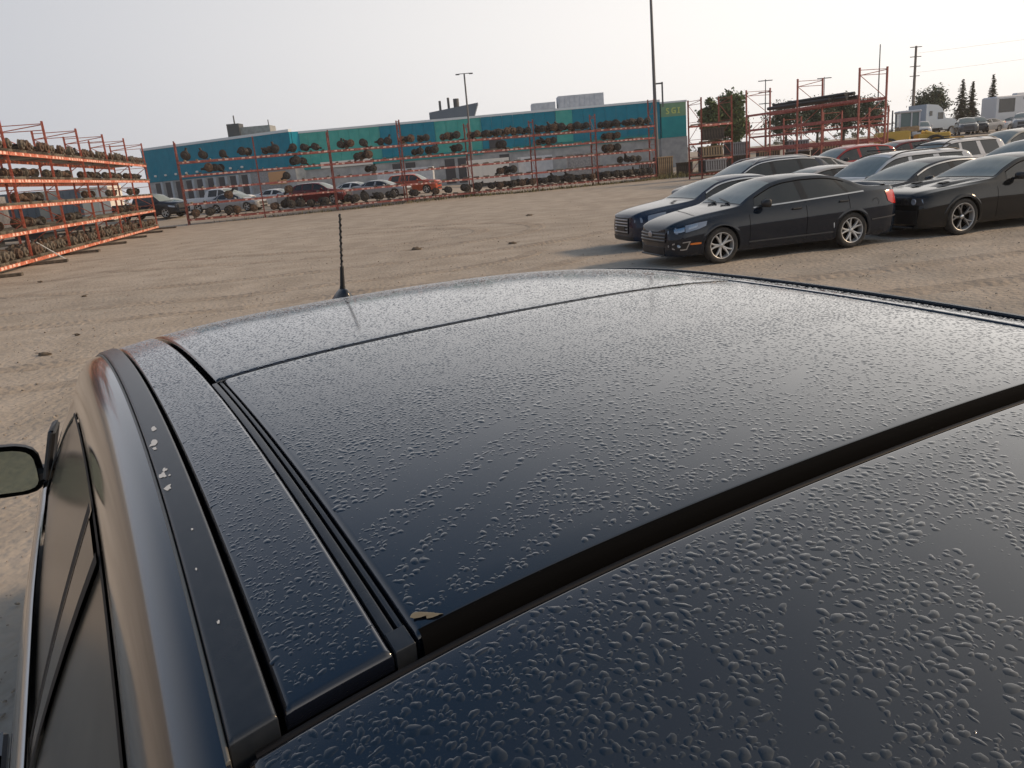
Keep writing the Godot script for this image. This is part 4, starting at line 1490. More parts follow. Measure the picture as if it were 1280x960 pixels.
# local x runs along the row, local z points out of the front face
func make_rack(called: String, label: String, pos: Vector3, turn: float, bays: int, bay: float, depth: float, levels: Array, post_h: Array, mp: Material, mbm: Material, tags: bool, bars: int, sd: int) -> Node3D:
	var r := thing(called, label, "rack", pos, turn)
	rng.seed = sd
	var beam_mesh: Mesh
	var mb := MB.new()
	mb.cbox(at(bay * 0.5, 0, 0), Vector3(bay - 0.09, 0.13, 0.05), 0.006)
	beam_mesh = mb.done()
	mb = MB.new()
	mb.box(at(0, 0, 0), Vector3(0.05, 0.03, depth - 0.02))
	var tie := mb.done()
	mb = MB.new()
	# square hollow bar: four walls
	for q in [[0, 0.043, 0.09, 0.006], [0, -0.043, 0.09, 0.006]]:
		mb.box(at(q[0], q[1], 0), Vector3(q[2], q[3], depth + 0.26))
	for q in [-0.042, 0.042]:
		mb.box(at(q, 0, 0), Vector3(0.006, 0.08, depth + 0.26))
	var bar := mb.done()
	for i in bays + 1:
		var h: float = post_h[i % post_h.size()]
		for z in [0.0, -depth]:
			mb = MB.new()
			var hh := h + rng.randf_range(-0.05, 0.05)
			mb.box(at(0, hh * 0.5, -0.035), Vector3(0.085, hh, 0.012))
			mb.box(at(-0.0385, hh * 0.5, 0.0), Vector3(0.01, hh, 0.07))
			mb.box(at(0.0385, hh * 0.5, 0.0), Vector3(0.01, hh, 0.07))
			mb.box(at(0, 0.006, 0), Vector3(0.16, 0.012, 0.13))
			var lean := Basis(Vector3.BACK, rng.randf_range(-0.006, 0.006))
			put(mb.done(), "post", mp, r, Transform3D(lean, Vector3(i * bay, 0, z)))
		# frame ties and diagonals
		var y := 0.35
		var flip := false
		while y < h - 0.15:
			put(tie, "tie", mp, r, at(i * bay, y, -depth * 0.5))
			var y2 := minf(y + 1.15, h - 0.16)
			mb = MB.new()
			var a := Vector3(0, y, -0.05 if flip else -depth + 0.05)
			var b := Vector3(0, y2, -depth + 0.05 if flip else -0.05)
			mb.tube(a, b, 0.02, 0.02, 5)
			put(mb.done(), "brace", mp, r, at(i * bay, 0, 0))
			flip = not flip
			y = y2 + 0.02
		put(tie, "tie", mp, r, at(i * bay, h - 0.12, -depth * 0.5))
	for b in bays:
		for li in levels.size():
			for z in [0.045, -depth - 0.045]:
				var o := put(beam_mesh, "beam", mbm, r, at(b * bay, levels[li], z))
				if tags and z > 0.0:
					mb = MB.new()
					var x := 0.15 + rng.randf() * 0.3
					while x < bay - 0.3:
						if rng.randf() < 0.75:
							var w := rng.randf_range(0.10, 0.24)
							mb.box(at(x, rng.randf_range(-0.008, 0.008), 0.027), Vector3(w, 0.09, 0.004))
						x += rng.randf_range(0.30, 0.46)
					put(mb.done(), "tag", M.tag_white, o)
			if bars > 0:
				for k in bars:
					var x := (k + 0.5) / bars * bay + rng.randf_range(-0.06, 0.06)
					if absf(x) < 0.12 or rng.randf() < 0.12:
						continue
					put(bar, "deck_bar", M.deck if rng.randf() < 0.45 else M.deck_pale, r, at(b * bay + x, levels[li] + 0.113, -depth * 0.5))
	return r

# ---------------------------------------------------------------- axles
var axle_proto := []

func make_axle_meshes() -> Array:
	var out := []
	var x := Transform3D(Basis(Vector3.FORWARD, PI * 0.5), Vector3.ZERO)
	var mb := MB.new()
	mb.lathe([[0.04, -0.66], [0.042, -0.3], [0.05, -0.22], [0.10, -0.16], [0.145, -0.06], [0.15, 0.04], [0.12, 0.13], [0.055, 0.20], [0.042, 0.3], [0.04, 0.66]], at(0, 0, 0, x.basis), 10)
	out.append(mb.done())
	mb = MB.new()
	mb.turned([[0.12, 0.0], [0.11, 0.10], [0.055, 0.18], [0.05, 0.26], [0.06, 0.27], [0.06, 0.29], [0.001, 0.29]], Transform3D(Basis(Vector3.RIGHT, PI * 0.5), Vector3(-0.02, 0.0, 0.06)), 10)
	out.append(mb.done())
	mb = MB.new()
	mb.turned([[0.05, -0.09], [0.19, -0.085], [0.19, -0.07], [0.165, -0.065], [0.17, 0.03], [0.155, 0.042], [0.08, 0.045], [0.07, 0.10], [0.03, 0.11], [0.001, 0.11]], x, 14)
	out.append(mb.done())
	mb = MB.new()
	for i in 5:
		var an := TAU * i / 5.0
		mb.tube(Vector3(0.045, cos(an) * 0.06, sin(an) * 0.06), Vector3(0.085, cos(an) * 0.06, sin(an) * 0.06), 0.009, 0.009, 5)
	out.append(mb.done())
	return out

var axle_meshes := []
func axle(label: String, x: Transform3D, sc: float, mat: Material, drum: Material, group: String) -> void:
	if axle_meshes.is_empty():
		axle_meshes = make_axle_meshes()
	var o := Node3D.new()
	o.name = numbered("axle", self)
	add_child(o)
	o.transform = Transform3D(x.basis.scaled_local(Vector3.ONE * sc), x.origin)
	tag(o, label, "axle", group)
	put(axle_meshes[0], "housing", mat, o)
	put(axle_meshes[1], "differential", mat, o)
	for s in [-1.0, 1.0]:
		var d := put(axle_meshes[2], "drum", drum, o, Transform3D(Basis() if s > 0 else Basis(Vector3.UP, PI), Vector3(0.68 * s, 0, 0)))
		put(axle_meshes[3], "studs", M.rust, d)

func build_racks() -> void:
	# left rack: nearest bays to farthest
	var D := Vector3(-0.20506, 0, -0.97875)
	var B := Vector3(-21.909, 0, -52.063)
	var bay := 4.67
	var n := 7
	var o := B + D * (0.45 - bay * n)
	var turn := atan2(-D.z, D.x)
	var lv := [0.16, 1.17, 2.09, 3.0, 3.96]
	var L := make_rack("pallet_rack", "long orange storage rack full of axles along the left side", o, turn, n, bay, 1.85, lv, [5.4], M.rack_orange_post, M.rack_orange, true, 13, 101)
	var bas := L.transform
	# deck bars of the middle shelves are few: axles lie lengthwise there
	var mats := [M.axle_dark, M.axle_rust, M.axle_grey]
	rng.seed = 55
	var level_name := ["lowest", "second", "third", "fourth", "top"]
	for b in n:
		for li in lv.size():
			var across: bool = li == 0 or li == 4
			var k := 0
			var x := 0.35
			while x < bay - 0.3 and (not across or k < 9):
				var sc := rng.randf_range(0.9, 1.12)
				var y: float = lv[li] + 0.158
				var where := "bay %s" % ["one", "two", "three", "four", "five", "six", "seven"][n - 1 - b]
				if across:
					var z := -0.72 + rng.randf_range(-0.12, 0.10)
					var bs := Basis(Vector3.UP, PI * 0.5 + rng.randf_range(-0.06, 0.06)) * Basis(Vector3.RIGHT, rng.randf() * TAU)
					axle("%s outward-pointing axle, %s shelf, %s bay from far end, left orange rack" % [ORD[k], level_name[li], ORD[n - 1 - b]], bas * Transform3D(bs, Vector3(b * bay + x, y + 0.185 * sc, z)), sc, mats[rng.randi() % 3], mats[1 + rng.randi() % 2], "axles on the left orange rack")
					x += rng.randf_range(0.46, 0.60)
				else:
					if rng.randf() < [0, 0.8, 0.8, 0.96, 0][li]:
						var xx := x + 0.75
						if xx > bay - 0.7:
							break
						var bs := Basis(Vector3.UP, rng.randf_range(-0.07, 0.07)) * Basis(Vector3.RIGHT, rng.randf_range(-0.8, 0.8))
						axle("%s lengthwise axle on the %s shelf, %s bay from far end, left orange rack" % [ORD[k], level_name[li], ORD[n - 1 - b]], bas * Transform3D(bs, Vector3(b * bay + xx, y + 0.185 * sc, -0.35 + rng.randf_range(-0.1, 0.1))), sc, mats[rng.randi() % 2], mats[1 + rng.randi() % 2], "axles on the left orange rack")
					x += 1.65
				k += 1
	# planks under the feet of the left rack
	for i in range(1, n + 1):
		var mb := MB.new()
		mb.cbox(at(0, 0.05, 0), Vector3(0.24, 0.10, 2.9), 0.008)
		var p := put(mb.done(), "wooden_sleeper", M.old_wood, self, bas * Transform3D(Basis(Vector3.UP, rng.randf_range(-0.12, 0.12)), Vector3(i * bay - 0.2, -0.005, -0.25)))
		tag(p, "dark timber sleeper under the left orange rack at its %s post from the far end" % ORD[n - i], "timber", "sleepers under the left rack")
	# back rack
	var C := Vector3(-21.119, 0, -55.482)
	var D2 := Vector3(0.96146, 0, -0.27497)
	var turn2 := atan2(-D2.z, D2.x)
	var lv2 := [0.30, 1.32, 2.28, 3.2, 4.09]
	var bay2 := 5.077
	var R := make_rack("pallet_rack", "wide red storage rack with axles across the back of the yard", C, turn2, 7, bay2, 1.1, lv2, [5.5, 5.45, 5.5, 5.9, 5.3, 5.2, 5.3, 6.15], M.rack_red_post, M.rack_red, true, 6, 202)
	bas = R.transform
	rng.seed = 77
	# how many axle ends stand on each shelf of each bay (lowest shelf first), read from the picture
	var fill := [[5, 1, 0, 2, 4], [5, 1, 1, 2, 5], [4, 0, 1, 2, 5], [4, 0, 0, 3, 4], [6, 2, 0, 1, 7], [6, 0, 0, 2, 6], [7, 2, 2, 2, 5]]
	var group2 := "axles on the far red rack"
	for b in 7:
		for li in 5:
			var cnt: int = fill[b][li]
			var xs := []
			if cnt == 0:
				continue
			if cnt <= 2:
				var x0 := rng.randf_range(0.8, bay2 - 2.0)
				for k in cnt:
					xs.append(x0 + k * rng.randf_range(0.55, 0.75))
			else:
				for k in cnt:
					xs.append((k + 0.5 + rng.randf_range(-0.28, 0.28)) / cnt * (bay2 - 0.5) + 0.25)
			for k in cnt:
				var sc := rng.randf_range(1.25, 1.6)
				var bs := Basis(Vector3.UP, PI * 0.5 + rng.randf_range(-0.22, 0.22)) * Basis(Vector3.RIGHT, rng.randf() * TAU)
				axle("%s axle end from the left, %s shelf, %s bay, far red rack" % [ORD[k], level_name[li], ORD[b]], bas * Transform3D(bs, Vector3(b * bay2 + xs[k], lv2[li] + 0.158 + 0.185 * sc, -0.45 + rng.randf_range(-0.1, 0.1))), sc, M.axle_dark, M.axle_dark if rng.randf() < 0.7 else M.axle_rust, group2)
	# right racks: five tall frames going away behind the parked cars
	var A0 := Vector3(19.55, 0, -44.0)
	var turn3 := atan2(0.955, -0.297)
	# front face looks to the right of the row
	var P := make_rack("pallet_rack", "tall red rack with dark pipes behind the parked cars", Vector3(21.2, ground_y(20.4, -47), -44.1), turn3, 2, 5.0, 1.75, [0.5, 1.75, 2.9, 3.8], [5.4, 5.45, 5.4], M.rack_red_post, M.rack_red, true, 0, 303)
	make_rack("pallet_rack", "shorter red rack of crates beside the far red rack", Vector3(14.6, ground_y(15, -58), -57.0), 0.42, 1, 2.7, 1.4, [0.3, 1.3, 2.4, 3.6], [5.4, 5.5], M.rack_red_post, M.rack_red, true, 4, 404)
	make_rack("pallet_rack", "red rack of goods farther behind the tall pipe rack", Vector3(25.2, ground_y(24.5, -56), -52.0), turn3, 3, 4.2, 1.5, [0.4, 1.5, 2.5], [3.6, 3.7], M.rack_red_post, M.rack_red, true, 0, 505)
	bas = P.transform
	rng.seed = 91
	for i in 9:
		var mb := MB.new()
		var ln := rng.randf_range(5.0, 7.6)
		var y: float = 3.8 + 0.17 + 0.11 + (0.2 if i > 5 else 0.0)
		mb.tube(Vector3(0, 0, 0), Vector3(ln, 0, 0), 0.10, 0.10, 10)
		var z := -0.2 - (i % 6) * 0.25 - (0.12 if i > 5 else 0.0)
		var p := put(mb.done(), "pipe", M.pipe_black, self, bas * at(2.2 + rng.randf_range(-0.5, 0.5), y, z))
		tag(p, "black pipe in the bundle on top of the tall red rack", "pipe", "black pipe bundle")
	# crates and block stacks on the right racks and on the ground beside them
	var spots := [[15.4, -57.3, 0.47, 1.6, 0.8], [15.3, -57.4, 1.47, 1.5, 0.7], [15.5, -57.3, 2.57, 1.5, 0.8], [12.9, -68.5, 0.0, 1.3, 1.3], [14.4, -69.2, 0.0, 1.4, 1.7], [16.2, -69.0, 0.0, 1.4, 1.1], [17.6, -66.0, 0.0, 1.6, 1.2], [17.5, -66.1, 1.2, 1.5, 0.9], [19.3, -64.6, 0.0, 1.7, 1.3], [19.3, -64.6, 1.3, 1.6, 1.0], [21.0, -62.2, 0.0, 1.6, 1.5], [22.6, -60.5, 0.0, 1.6, 1.2], [22.6, -60.5, 1.2, 1.5, 0.8], [24.0, -58.5, 0.0, 1.7, 1.6], [21.3, -52.2, 0.0, 1.4, 1.4], [22.8, -55.4, 0.0, 1.6, 1.3]]
	var wheres := ["on the lowest shelf of the short red rack", "on the second shelf of the short red rack", "on the third shelf of the short red rack", "left of the stacks beyond the far red rack", "tallest of the stacks by the end of the far rack", "third of the stacks by the end of the far rack", "at the foot of the pile behind the short rack", "on top of the pile behind the short rack", "under the double pile by the dead grass", "topmost of the double pile by the dead grass", "alone behind the pipe rack", "under the pile right of the pipe rack", "topmost of the pile right of the pipe rack", "tall one below the loader", "just behind the pipe rack", "farther one behind the pipe rack"]
	for i in spots.size():
		var q: Array = spots[i]
		var base: float = ground_y(q[0], q[1]) + q[2] - (0.02 if q[2] == 0.0 else 0.0)
		crate(Vector3(q[0], base, q[1]), q[3], q[4], rng.randf_range(-0.3, 0.3), i, "%s crate %s" % ["grey slatted" if i % 3 == 0 else "weathered wooden", wheres[i]])

func crate(p: Vector3, w: float, h: float, turn: float, k: int, label: String) -> void:
	var c := thing("crate", label, "crate", p, turn, "crates and stacks by the right racks")
	var m: Material = M.crate_grey if k % 3 == 0 else (M.crate_wood if k % 3 == 1 else M.old_wood)
	var mb := MB.new()
	mb.box(at(0, h * 0.5, 0), Vector3(w - 0.06, h - 0.02, w * 0.8 - 0.06))
	put(mb.done(), "contents", M.crate_dark, c)
	var slat := MB.new()
	slat.box(Transform3D(), Vector3(0.11, h, 0.022))
	var sm := slat.done()
	var nn := int(w / 0.17)
	for i in nn:
		put(sm, "slat", m, c, at(-w * 0.5 + (i + 0.5) * w / nn, h * 0.5, w * 0.4 - 0.015))
	slat = MB.new()
	slat.box(Transform3D(), Vector3(w, 0.09, 0.03))
	sm = slat.done()
	for y in [0.06, h - 0.05]:
		put(sm, "rail", m, c, at(0, y, w * 0.4 + 0.012))
	slat = MB.new()
	slat.box(at(0, h - 0.01, 0), Vector3(w, 0.03, w * 0.8))
	put(slat.done(), "lid", m, c)

# ---------------------------------------------------------------- factory behind
func wall_box(parent: Node3D, called: String, m: Material, x0: float, x1: float, y0: float, y1: float, z: float, th := 0.3) -> MeshInstance3D:
	var mb := MB.new()
	mb.box(at((x0 + x1) * 0.5, (y0 + y1) * 0.5, z - th * 0.5), Vector3(x1 - x0, y1 - y0, th))
	return put(mb.done(), called, m, parent)

func build_factory() -> void:
	var f := thing("warehouse", "long teal warehouse with pale green panels and dock doors behind the far rack", "building", Vector3(0, 0.35, -100))
	var core := MB.new()
	core.box(at(-2.3, 3.8, -12.5), Vector3(45.6, 7.4, 24))
	put(core.done(), "core", M.wall_pale, f)
	# colour fields of the upper wall: x0, x1, material, forward
	for q in [[-25.6, -13.2, M.teal_light, 0.0], [-13.2, -6.6, M.teal_dark, 0.15], [-6.6, -1.0, M.teal_light, 0.0], [-1.0, 8.0, M.teal_dark, 0.1], [8.0, 10.0, M.teal_light, 0.25], [10.0, 20.6, M.teal_dark, 0.1]]:
		var w: float = q[1] - q[0]
		var nn := maxi(1, int(w / 1.2))
		for i in nn:
			var a: float = q[0] + w * i / nn
			wall_box(f, "wall_panel", q[2], a + 0.012, a + w / nn - 0.012, 3.9, 7.55, 0.25 + q[3])
		wall_box(f, "coping", M.coping, q[0], q[1], 7.55, 7.8, 0.33 + q[3], 0.5)
	# lower teal band that follows part of the light field
	for q in [[-25.6, -1.0], [2.0, 20.6]]:
		wall_box(f, "wall_band", M.teal_mid, q[0], q[1], 3.3, 3.9, 0.24)
	wall_box(f, "wall_base", M.wall_pale, -24.6, 20.6, 0.0, 3.3, 0.05)
	for x in [-11.6, -10.0, -5.2, -3.6, 1.5]:
		wall_box(f, "dock_door", M.dock_dark, x - 0.6, x + 0.6, 0.2, 3.1, 0.12)
	wall_box(f, "sign_plate", M.sign_white, -20.8, -14.5, 3.3, 4.0, 0.28)
	wall_box(f, "dock_door", M.dock_dark, -0.2, 1.3, 3.9, 4.9, 0.4)
	# end tower with lettering
	var e := thing("end_tower", "teal and green building end with yellow-green lettering beside the lamp pole", "building", Vector3(22.2, 0.2, -100))
	wall_box(e, "wall", M.teal_mid, -1.5, 1.5, 3.5, 5.9, 0.5, 18.0)
	wall_box(e, "upper_wall", M.olive, -1.5, 1.5, 5.9, 7.45, 0.5, 18.0)
	wall_box(e, "wall_base", M.wall_pale, -1.6, 1.6, 0.0, 3.5, 0.45, 18.0)
	wall_box(e, "coping", M.coping, -1.6, 1.6, 7.45, 7.65, 0.55, 18.2)
	var fo := SystemFont.new()
	fo.font_names = PackedStringArray(["Droid Sans"])
	fo.font_weight = 700
	var lx := -0.72
	for ch in ["S", "G", "I"]:
		var tm := TextMesh.new()
		tm.text = ch
		tm.font = fo
		tm.font_size = 64
		tm.pixel_size = 0.0145
		tm.depth = 0.05
		put(tm, "letter", M.letter, e, at(lx, 6.55, 0.53))
		lx += 0.72 if ch == "S" else 0.62
	# left wing comes forward towards the middle
	var a := Vector3(-47.0, 0.35, -112.0)
	var b := Vector3(-23.6, 0.35, -98.5)
	var d := (b - a)
	var ln := d.length()
	var w := thing("warehouse_wing", "dark teal warehouse wing with a row of dark dock doors at left", "building", a, atan2(-d.z, d.x))
	core = MB.new()
	core.box(at(ln * 0.5, 3.9, -8.2), Vector3(ln, 7.7, 16))
	put(core.done(), "core", M.teal_dark, w)
	wall_box(w, "wall_base", M.wall_pale, -0.02, ln + 0.02, 0.0, 3.58, 0.06, 16.3)
	for i in 20:
		wall_box(w, "wall_panel", M.teal_dark, ln * i / 20.0 + 0.012, ln * (i + 1) / 20.0 - 0.012, 3.6, 7.75, 0.2)
	wall_box(w, "coping", M.coping, 0, ln, 7.75, 8.05, 0.28, 0.5)
	for i in 9:
		var x := 1.5 + i * 2.05
		wall_box(w, "dock_door", M.dock_dark, x, x + 1.25, 0.6, 3.4, 0.1)
		wall_box(w, "dock_post", M.dock_post, x + 1.35, x + 1.75, 0.2, 3.5, 0.35)
		var mb := MB.new()
		mb.cbox(at(x + 0.6, 4.35, 0.3), Vector3(0.34, 0.26, 0.24), 0.05)
		put(mb.done(), "wall_light", M.sign_white, w)
	wall_box(w, "sign_plate", M.crate_grey, 20.0, 24.5, 1.5, 3.5, 0.15)
	wall_box(w, "orange_panel", M.panel_orange, 22.6, 25.4, 1.9, 3.4, 0.2)
	# roof plant
	var p1 := thing("roof_house", "dark rooftop plant room with a small mast above the left wing", "rooftop unit", Vector3(-31.5, 8.3, -110))
	wall_box(p1, "wall", M.plant_grey, -2.6, 2.6, 0, 1.6, 0, 3.0)
	wall_box(p1, "stair_box", M.plant_dark, -2.9, -1.3, 0, 2.1, 0.4, 2.0)
	var mb2 := MB.new()
	mb2.tube(Vector3(-2.1, 2.0, -0.6), Vector3(-2.1, 3.2, -0.6), 0.10, 0.08)
	put(mb2.done(), "mast", M.plant_dark, p1)
	mb2 = MB.new()
	mb2.tube(Vector3(2.4, 1.5, -0.4), Vector3(2.4, 2.3, -0.4), 0.06, 0.06)
	put(mb2.done(), "mast", M.plant_dark, p1)
	var p2 := thing("cooling_tower", "dark slanted rooftop cooler with three stacks above the warehouse", "rooftop unit", Vector3(-4.2, 7.5, -106))
	mb2 = MB.new()
	mb2.prism(PackedVector2Array([Vector2(-3.3, 0), Vector2(2.0, 0), Vector2(3.0, 2.6), Vector2(-3.3, 1.9)]), at(0, 0, -3.0), 3.0)
	put(mb2.done(), "casing", M.plant_blue, p2)
	for q in [[-1.9, 3.3, 0.16], [-0.8, 3.6, 0.16], [0.2, 3.4, 0.38]]:
		mb2 = MB.new()
		mb2.tube(Vector3(q[0], 1.6, -1.5), Vector3(q[0], q[1], -1.5), q[2], q[2], 10)
		put(mb2.done(), "stack", M.plant_dark, p2)
	for q in [[5.6, 8.6, 1.7, "pale short"], [9.0, 14.8, 2.3, "pale long"]]:
		var u := thing("rooftop_container", "%s ribbed rooftop unit on the warehouse" % q[3], "rooftop unit", Vector3((q[0] + q[1]) * 0.5, 7.7, -106))
		var hw: float = (q[1] - q[0]) * 0.5
		wall_box(u, "casing", M.plant_pale, -hw, hw, 0, q[2], 0, 3.0)
		for i in int(hw * 3.0):
			wall_box(u, "rib", M.plant_pale, -hw + 0.2 + i * 0.64, -hw + 0.3 + i * 0.64, 0.1, q[2] - 0.1, 0.06, 0.06)
	# boxes in front of the factory
	for q in [[-0.5, -84.0, 2.6, 4.4, M.sign_white, "white box trailer parked before the warehouse"], [4.5, -86.0, 2.5, 3.6, M.plant_pale, "pale blue-grey container before the warehouse"], [9.5, -84.5, 2.4, 3.2, M.crate_grey, "grey container at right before the warehouse"], [-9.5, -88.0, 2.4, 6.0, M.plant_pale, "long pale container behind the red rack's middle"], [-32.5, -57.5, 2.7, 7.0, M.plant_blue, "dark blue-grey container seen through the left rack's far bays"], [-32.0, -65.5, 2.9, 2.4, M.sign_white, "white box seen past the left rack's far end"], [-29.5, -47.5, 2.6, 6.0, M.plant_blue, "blue-grey box trailer behind the left rack's middle bays"], [-28.0, -40.0, 2.4, 5.5, M.crate_grey, "grey container behind the left rack's middle bays"], [-26.2, -33.0, 2.6, 6.0, M.plant_blue, "blue-grey container behind the left rack's near bays"]]:
		var t := thing("container", q[5], "container", Vector3(q[0], 0.3, q[1]))
		wall_box(t, "box", q[4], -q[3] * 0.5, q[3] * 0.5, 0.25, q[2], 0, 2.4)
		for i in int(q[3] / 0.5):
			wall_box(t, "rib", q[4], -q[3] * 0.5 + 0.15 + i * 0.5, -q[3] * 0.5 + 0.27 + i * 0.5, 0.35, q[2] - 0.1, 0.05, 0.05)
		wall_box(t, "skid", M.plant_dark, -q[3] * 0.45, q[3] * 0.45, -0.1, 0.25, -0.3, 1.6)

# ---------------------------------------------------------------- poles and masts
func build_poles() -> void:
	var mb := MB.new()
	var t := thing("light_pole", "very tall slim grey pole rising from behind the far rack's right end", "pole", Vector3(14.1, 0, -70))
	mb.tube(Vector3(0, -0.1, 0), Vector3(-0.1, 18.0, 0), 0.17, 0.09, 10)
	put(mb.done(), "shaft", M.pole_grey, t)
	mb = MB.new()
	mb.box(at(0.35, 7.6, 0), Vector3(0.6, 0.12, 0.12))
	mb.box(at(0.62, 6.7, 0), Vector3(0.12, 2.0, 0.12))
	put(mb.done(), "bracket", M.pole_grey, t)
	t = thing("lamp_post", "double-armed lamp post standing above the cooling unit", "lamp post", Vector3(-2.2, 0.2, -90))
	mb = MB.new()
	mb.tube(Vector3(0, 0, 0), Vector3(0, 11.7, 0), 0.14, 0.08, 8)
	put(mb.done(), "shaft", M.pole_grey, t)
	mb = MB.new()
	mb.box(at(0, 11.7, 0), Vector3(1.3, 0.07, 0.07))
	put(mb.done(), "arm", M.pole_grey, t)
	for s in [-1.0, 1.0]:
		mb = MB.new()
		mb.cbox(at(s * 0.72, 11.66, 0), Vector3(0.42, 0.12, 0.26), 0.03)
		put(mb.done(), "lamp_head", M.plant_dark, t)
	# utility poles
	for q in [[61.7, -120, 13.7, 0.26, "wooden utility pole with several crossarms behind the yellow loader", 4], [47.1, -100, 12.3, 0.10, "slim grey mast behind the tall red rack's near frame", 0], [33.4, -100, 9.5, 0.09, "slim mast with short crossarms above the black pipes", 3], [40.5, -100, 9.2, 0.07, "thin T-topped mast behind the tall red rack", 1]]:
		t = thing("utility_pole", q[4], "pole", Vector3(q[0], ground_y(q[0], q[1]) - 0.1, q[1]))
		mb = MB.new()
		var h: float = q[2] - ground_y(q[0], q[1])
		mb.tube(Vector3.ZERO, Vector3(0.06, h, 0), q[3], q[3] * 0.6, 8)
		put(mb.done(), "shaft", M.pole_wood if q[5] == 4 else M.pole_grey, t)
		for i in q[5]:
			mb = MB.new()
			mb.box(at(0, h - 0.15 - i * 1.3, 0.1), Vector3(1.7 - 0.1 * i, 0.10, 0.10))
			put(mb.done(), "crossarm", M.pole_wood if q[5] == 4 else M.pole_grey, t)
	# wires from the utility pole to the right
	for k in 2:
		mb = MB.new()
		var a := Vector3(62.0, 12.6 - k * 2.6, -119.8)
		var b := Vector3(140.0, 17.5 - k * 2.6, -110.0)
		var pv := a
		for i in range(1, 17):
			var f := i / 16.0
			var p := a.lerp(b, f) + Vector3(0, -2.0 * 4.0 * f * (1.0 - f) * 0.4, 0)
			mb.tube(pv, p, 0.010, 0.010, 4, false)
			pv = p
		var w := put(mb.done(), "overhead_wire", M.plant_dark, self)
		tag(w, "%s overhead wire running right from the wooden utility pole" % ["upper", "lower"][k], "wire", "overhead wires")

# ---------------------------------------------------------------- trees
func leaf_crown(mb: MB, c: Vector3, rad: Vector3, clumps: int, per: int, size: float, cols: Array) -> void:
	for i in clumps:
		var d := Vector3(rng.randfn(), rng.randfn(), rng.randfn()).normalized()
		var cc := c + d * rad * pow(rng.randf(), 0.45) * rng.randf_range(0.7, 1.05)
		var cr := rng.randf_range(0.28, 0.46) * minf(rad.x, rad.y)
		for k in per:
			var q := Vector3(rng.randfn(), rng.randfn() * 0.8, rng.randfn()) * 0.5
			var p := cc + q * cr
			var nn := (q + Vector3(rng.randfn(), rng.randfn() + 0.5, rng.randfn()) * 0.6).normalized()
			var u := nn.cross(Vector3(rng.randfn(), rng.randfn(), rng.randfn())).normalized()
			var v := nn.cross(u)
			var s := size * rng.randf_range(0.6, 1.3)
			mb.tint = cols[rng.randi() % cols.size()] * rng.randf_range(0.8, 1.2)
			mb.quad(p - u * s, p + v * s * 0.45, p + u * s, p - v * s * 0.45, nn)

func tree(called: String, label: String, p: Vector3, h: float, rad: Vector3, sd: int, cols: Array, clumps := 34, per := 44) -> void:
	rng.seed = sd
	p.y = ground_y(p.x, p.z) - 0.05
	var t := thing(called, label, "tree", p)
	var mb := MB.new()
	mb.tube(Vector3.ZERO, Vector3(0.1, h * 0.55, 0), h * 0.035, h * 0.018, 8)
	for i in 6:
		var an := rng.randf() * TAU
		var a := Vector3(0.08, h * rng.randf_range(0.25, 0.5), 0)
		mb.tube(a, a + Vector3(cos(an) * rad.x * 0.6, h * 0.28, sin(an) * rad.z * 0.6), h * 0.012, h * 0.005, 5)
	put(mb.done(), "trunk", M.bark, t)
	mb = MB.new()
	leaf_crown(mb, Vector3(0, h - rad.y, 0), rad, clumps, per, maxf(0.12, h * 0.028), cols)
	put(mb.done(true), "crown", M.leaf, t)

func spruce(label: String, p: Vector3, h: float, w: float, sd: int) -> void:
	rng.seed = sd
	p.y = ground_y(p.x, p.z) - 0.05
	var t := thing("spruce_tree", label, "tree", p, 0.0, "spruces beside the travel trailer")
	var mb := MB.new()
	mb.tube(Vector3.ZERO, Vector3(0, h * 0.97, 0), h * 0.022, 0.02, 7)
	put(mb.done(), "trunk", M.bark, t)
	mb = MB.new()
	var y := h * 0.08
	while y < h:
		var f := 1.0 - (y / h)
		var r := w * (pow(f, 0.85) * rng.randf_range(0.75, 1.15)) + 0.06
		var nb := int(6 + 10 * f)
		for i in nb:
			var an := rng.randf() * TAU
			var dir := Vector3(cos(an), 0, sin(an))
			var rr := r * rng.randf_range(0.6, 1.1)
			for k in 5:
				var g := (k + 0.6) / 5.0
				var c := Vector3(0, y, 0) + dir * rr * g + Vector3(0, -0.22 * rr * g * g + 0.06 * g, 0) + Vector3(rng.randfn(), rng.randfn(), rng.randfn()) * 0.05
				var side := Vector3(-dir.z, rng.randf_range(-0.4, 0.4), dir.x).normalized()
				var s := (0.12 + 0.26 * f) * rng.randf_range(0.7, 1.2)
				mb.tint = Color(0.030, 0.045, 0.030) * rng.randf_range(0.75, 1.35)
				mb.quad(c - side * s, c - dir * s * 0.5 + Vector3(0, 0.05, 0), c + side * s, c + dir * s * 0.8 - Vector3(0, s * 0.45, 0), (Vector3.UP + dir * 0.5).normalized())
		y += h * 0.028
	put(mb.done(true), "crown", M.leaf, t)

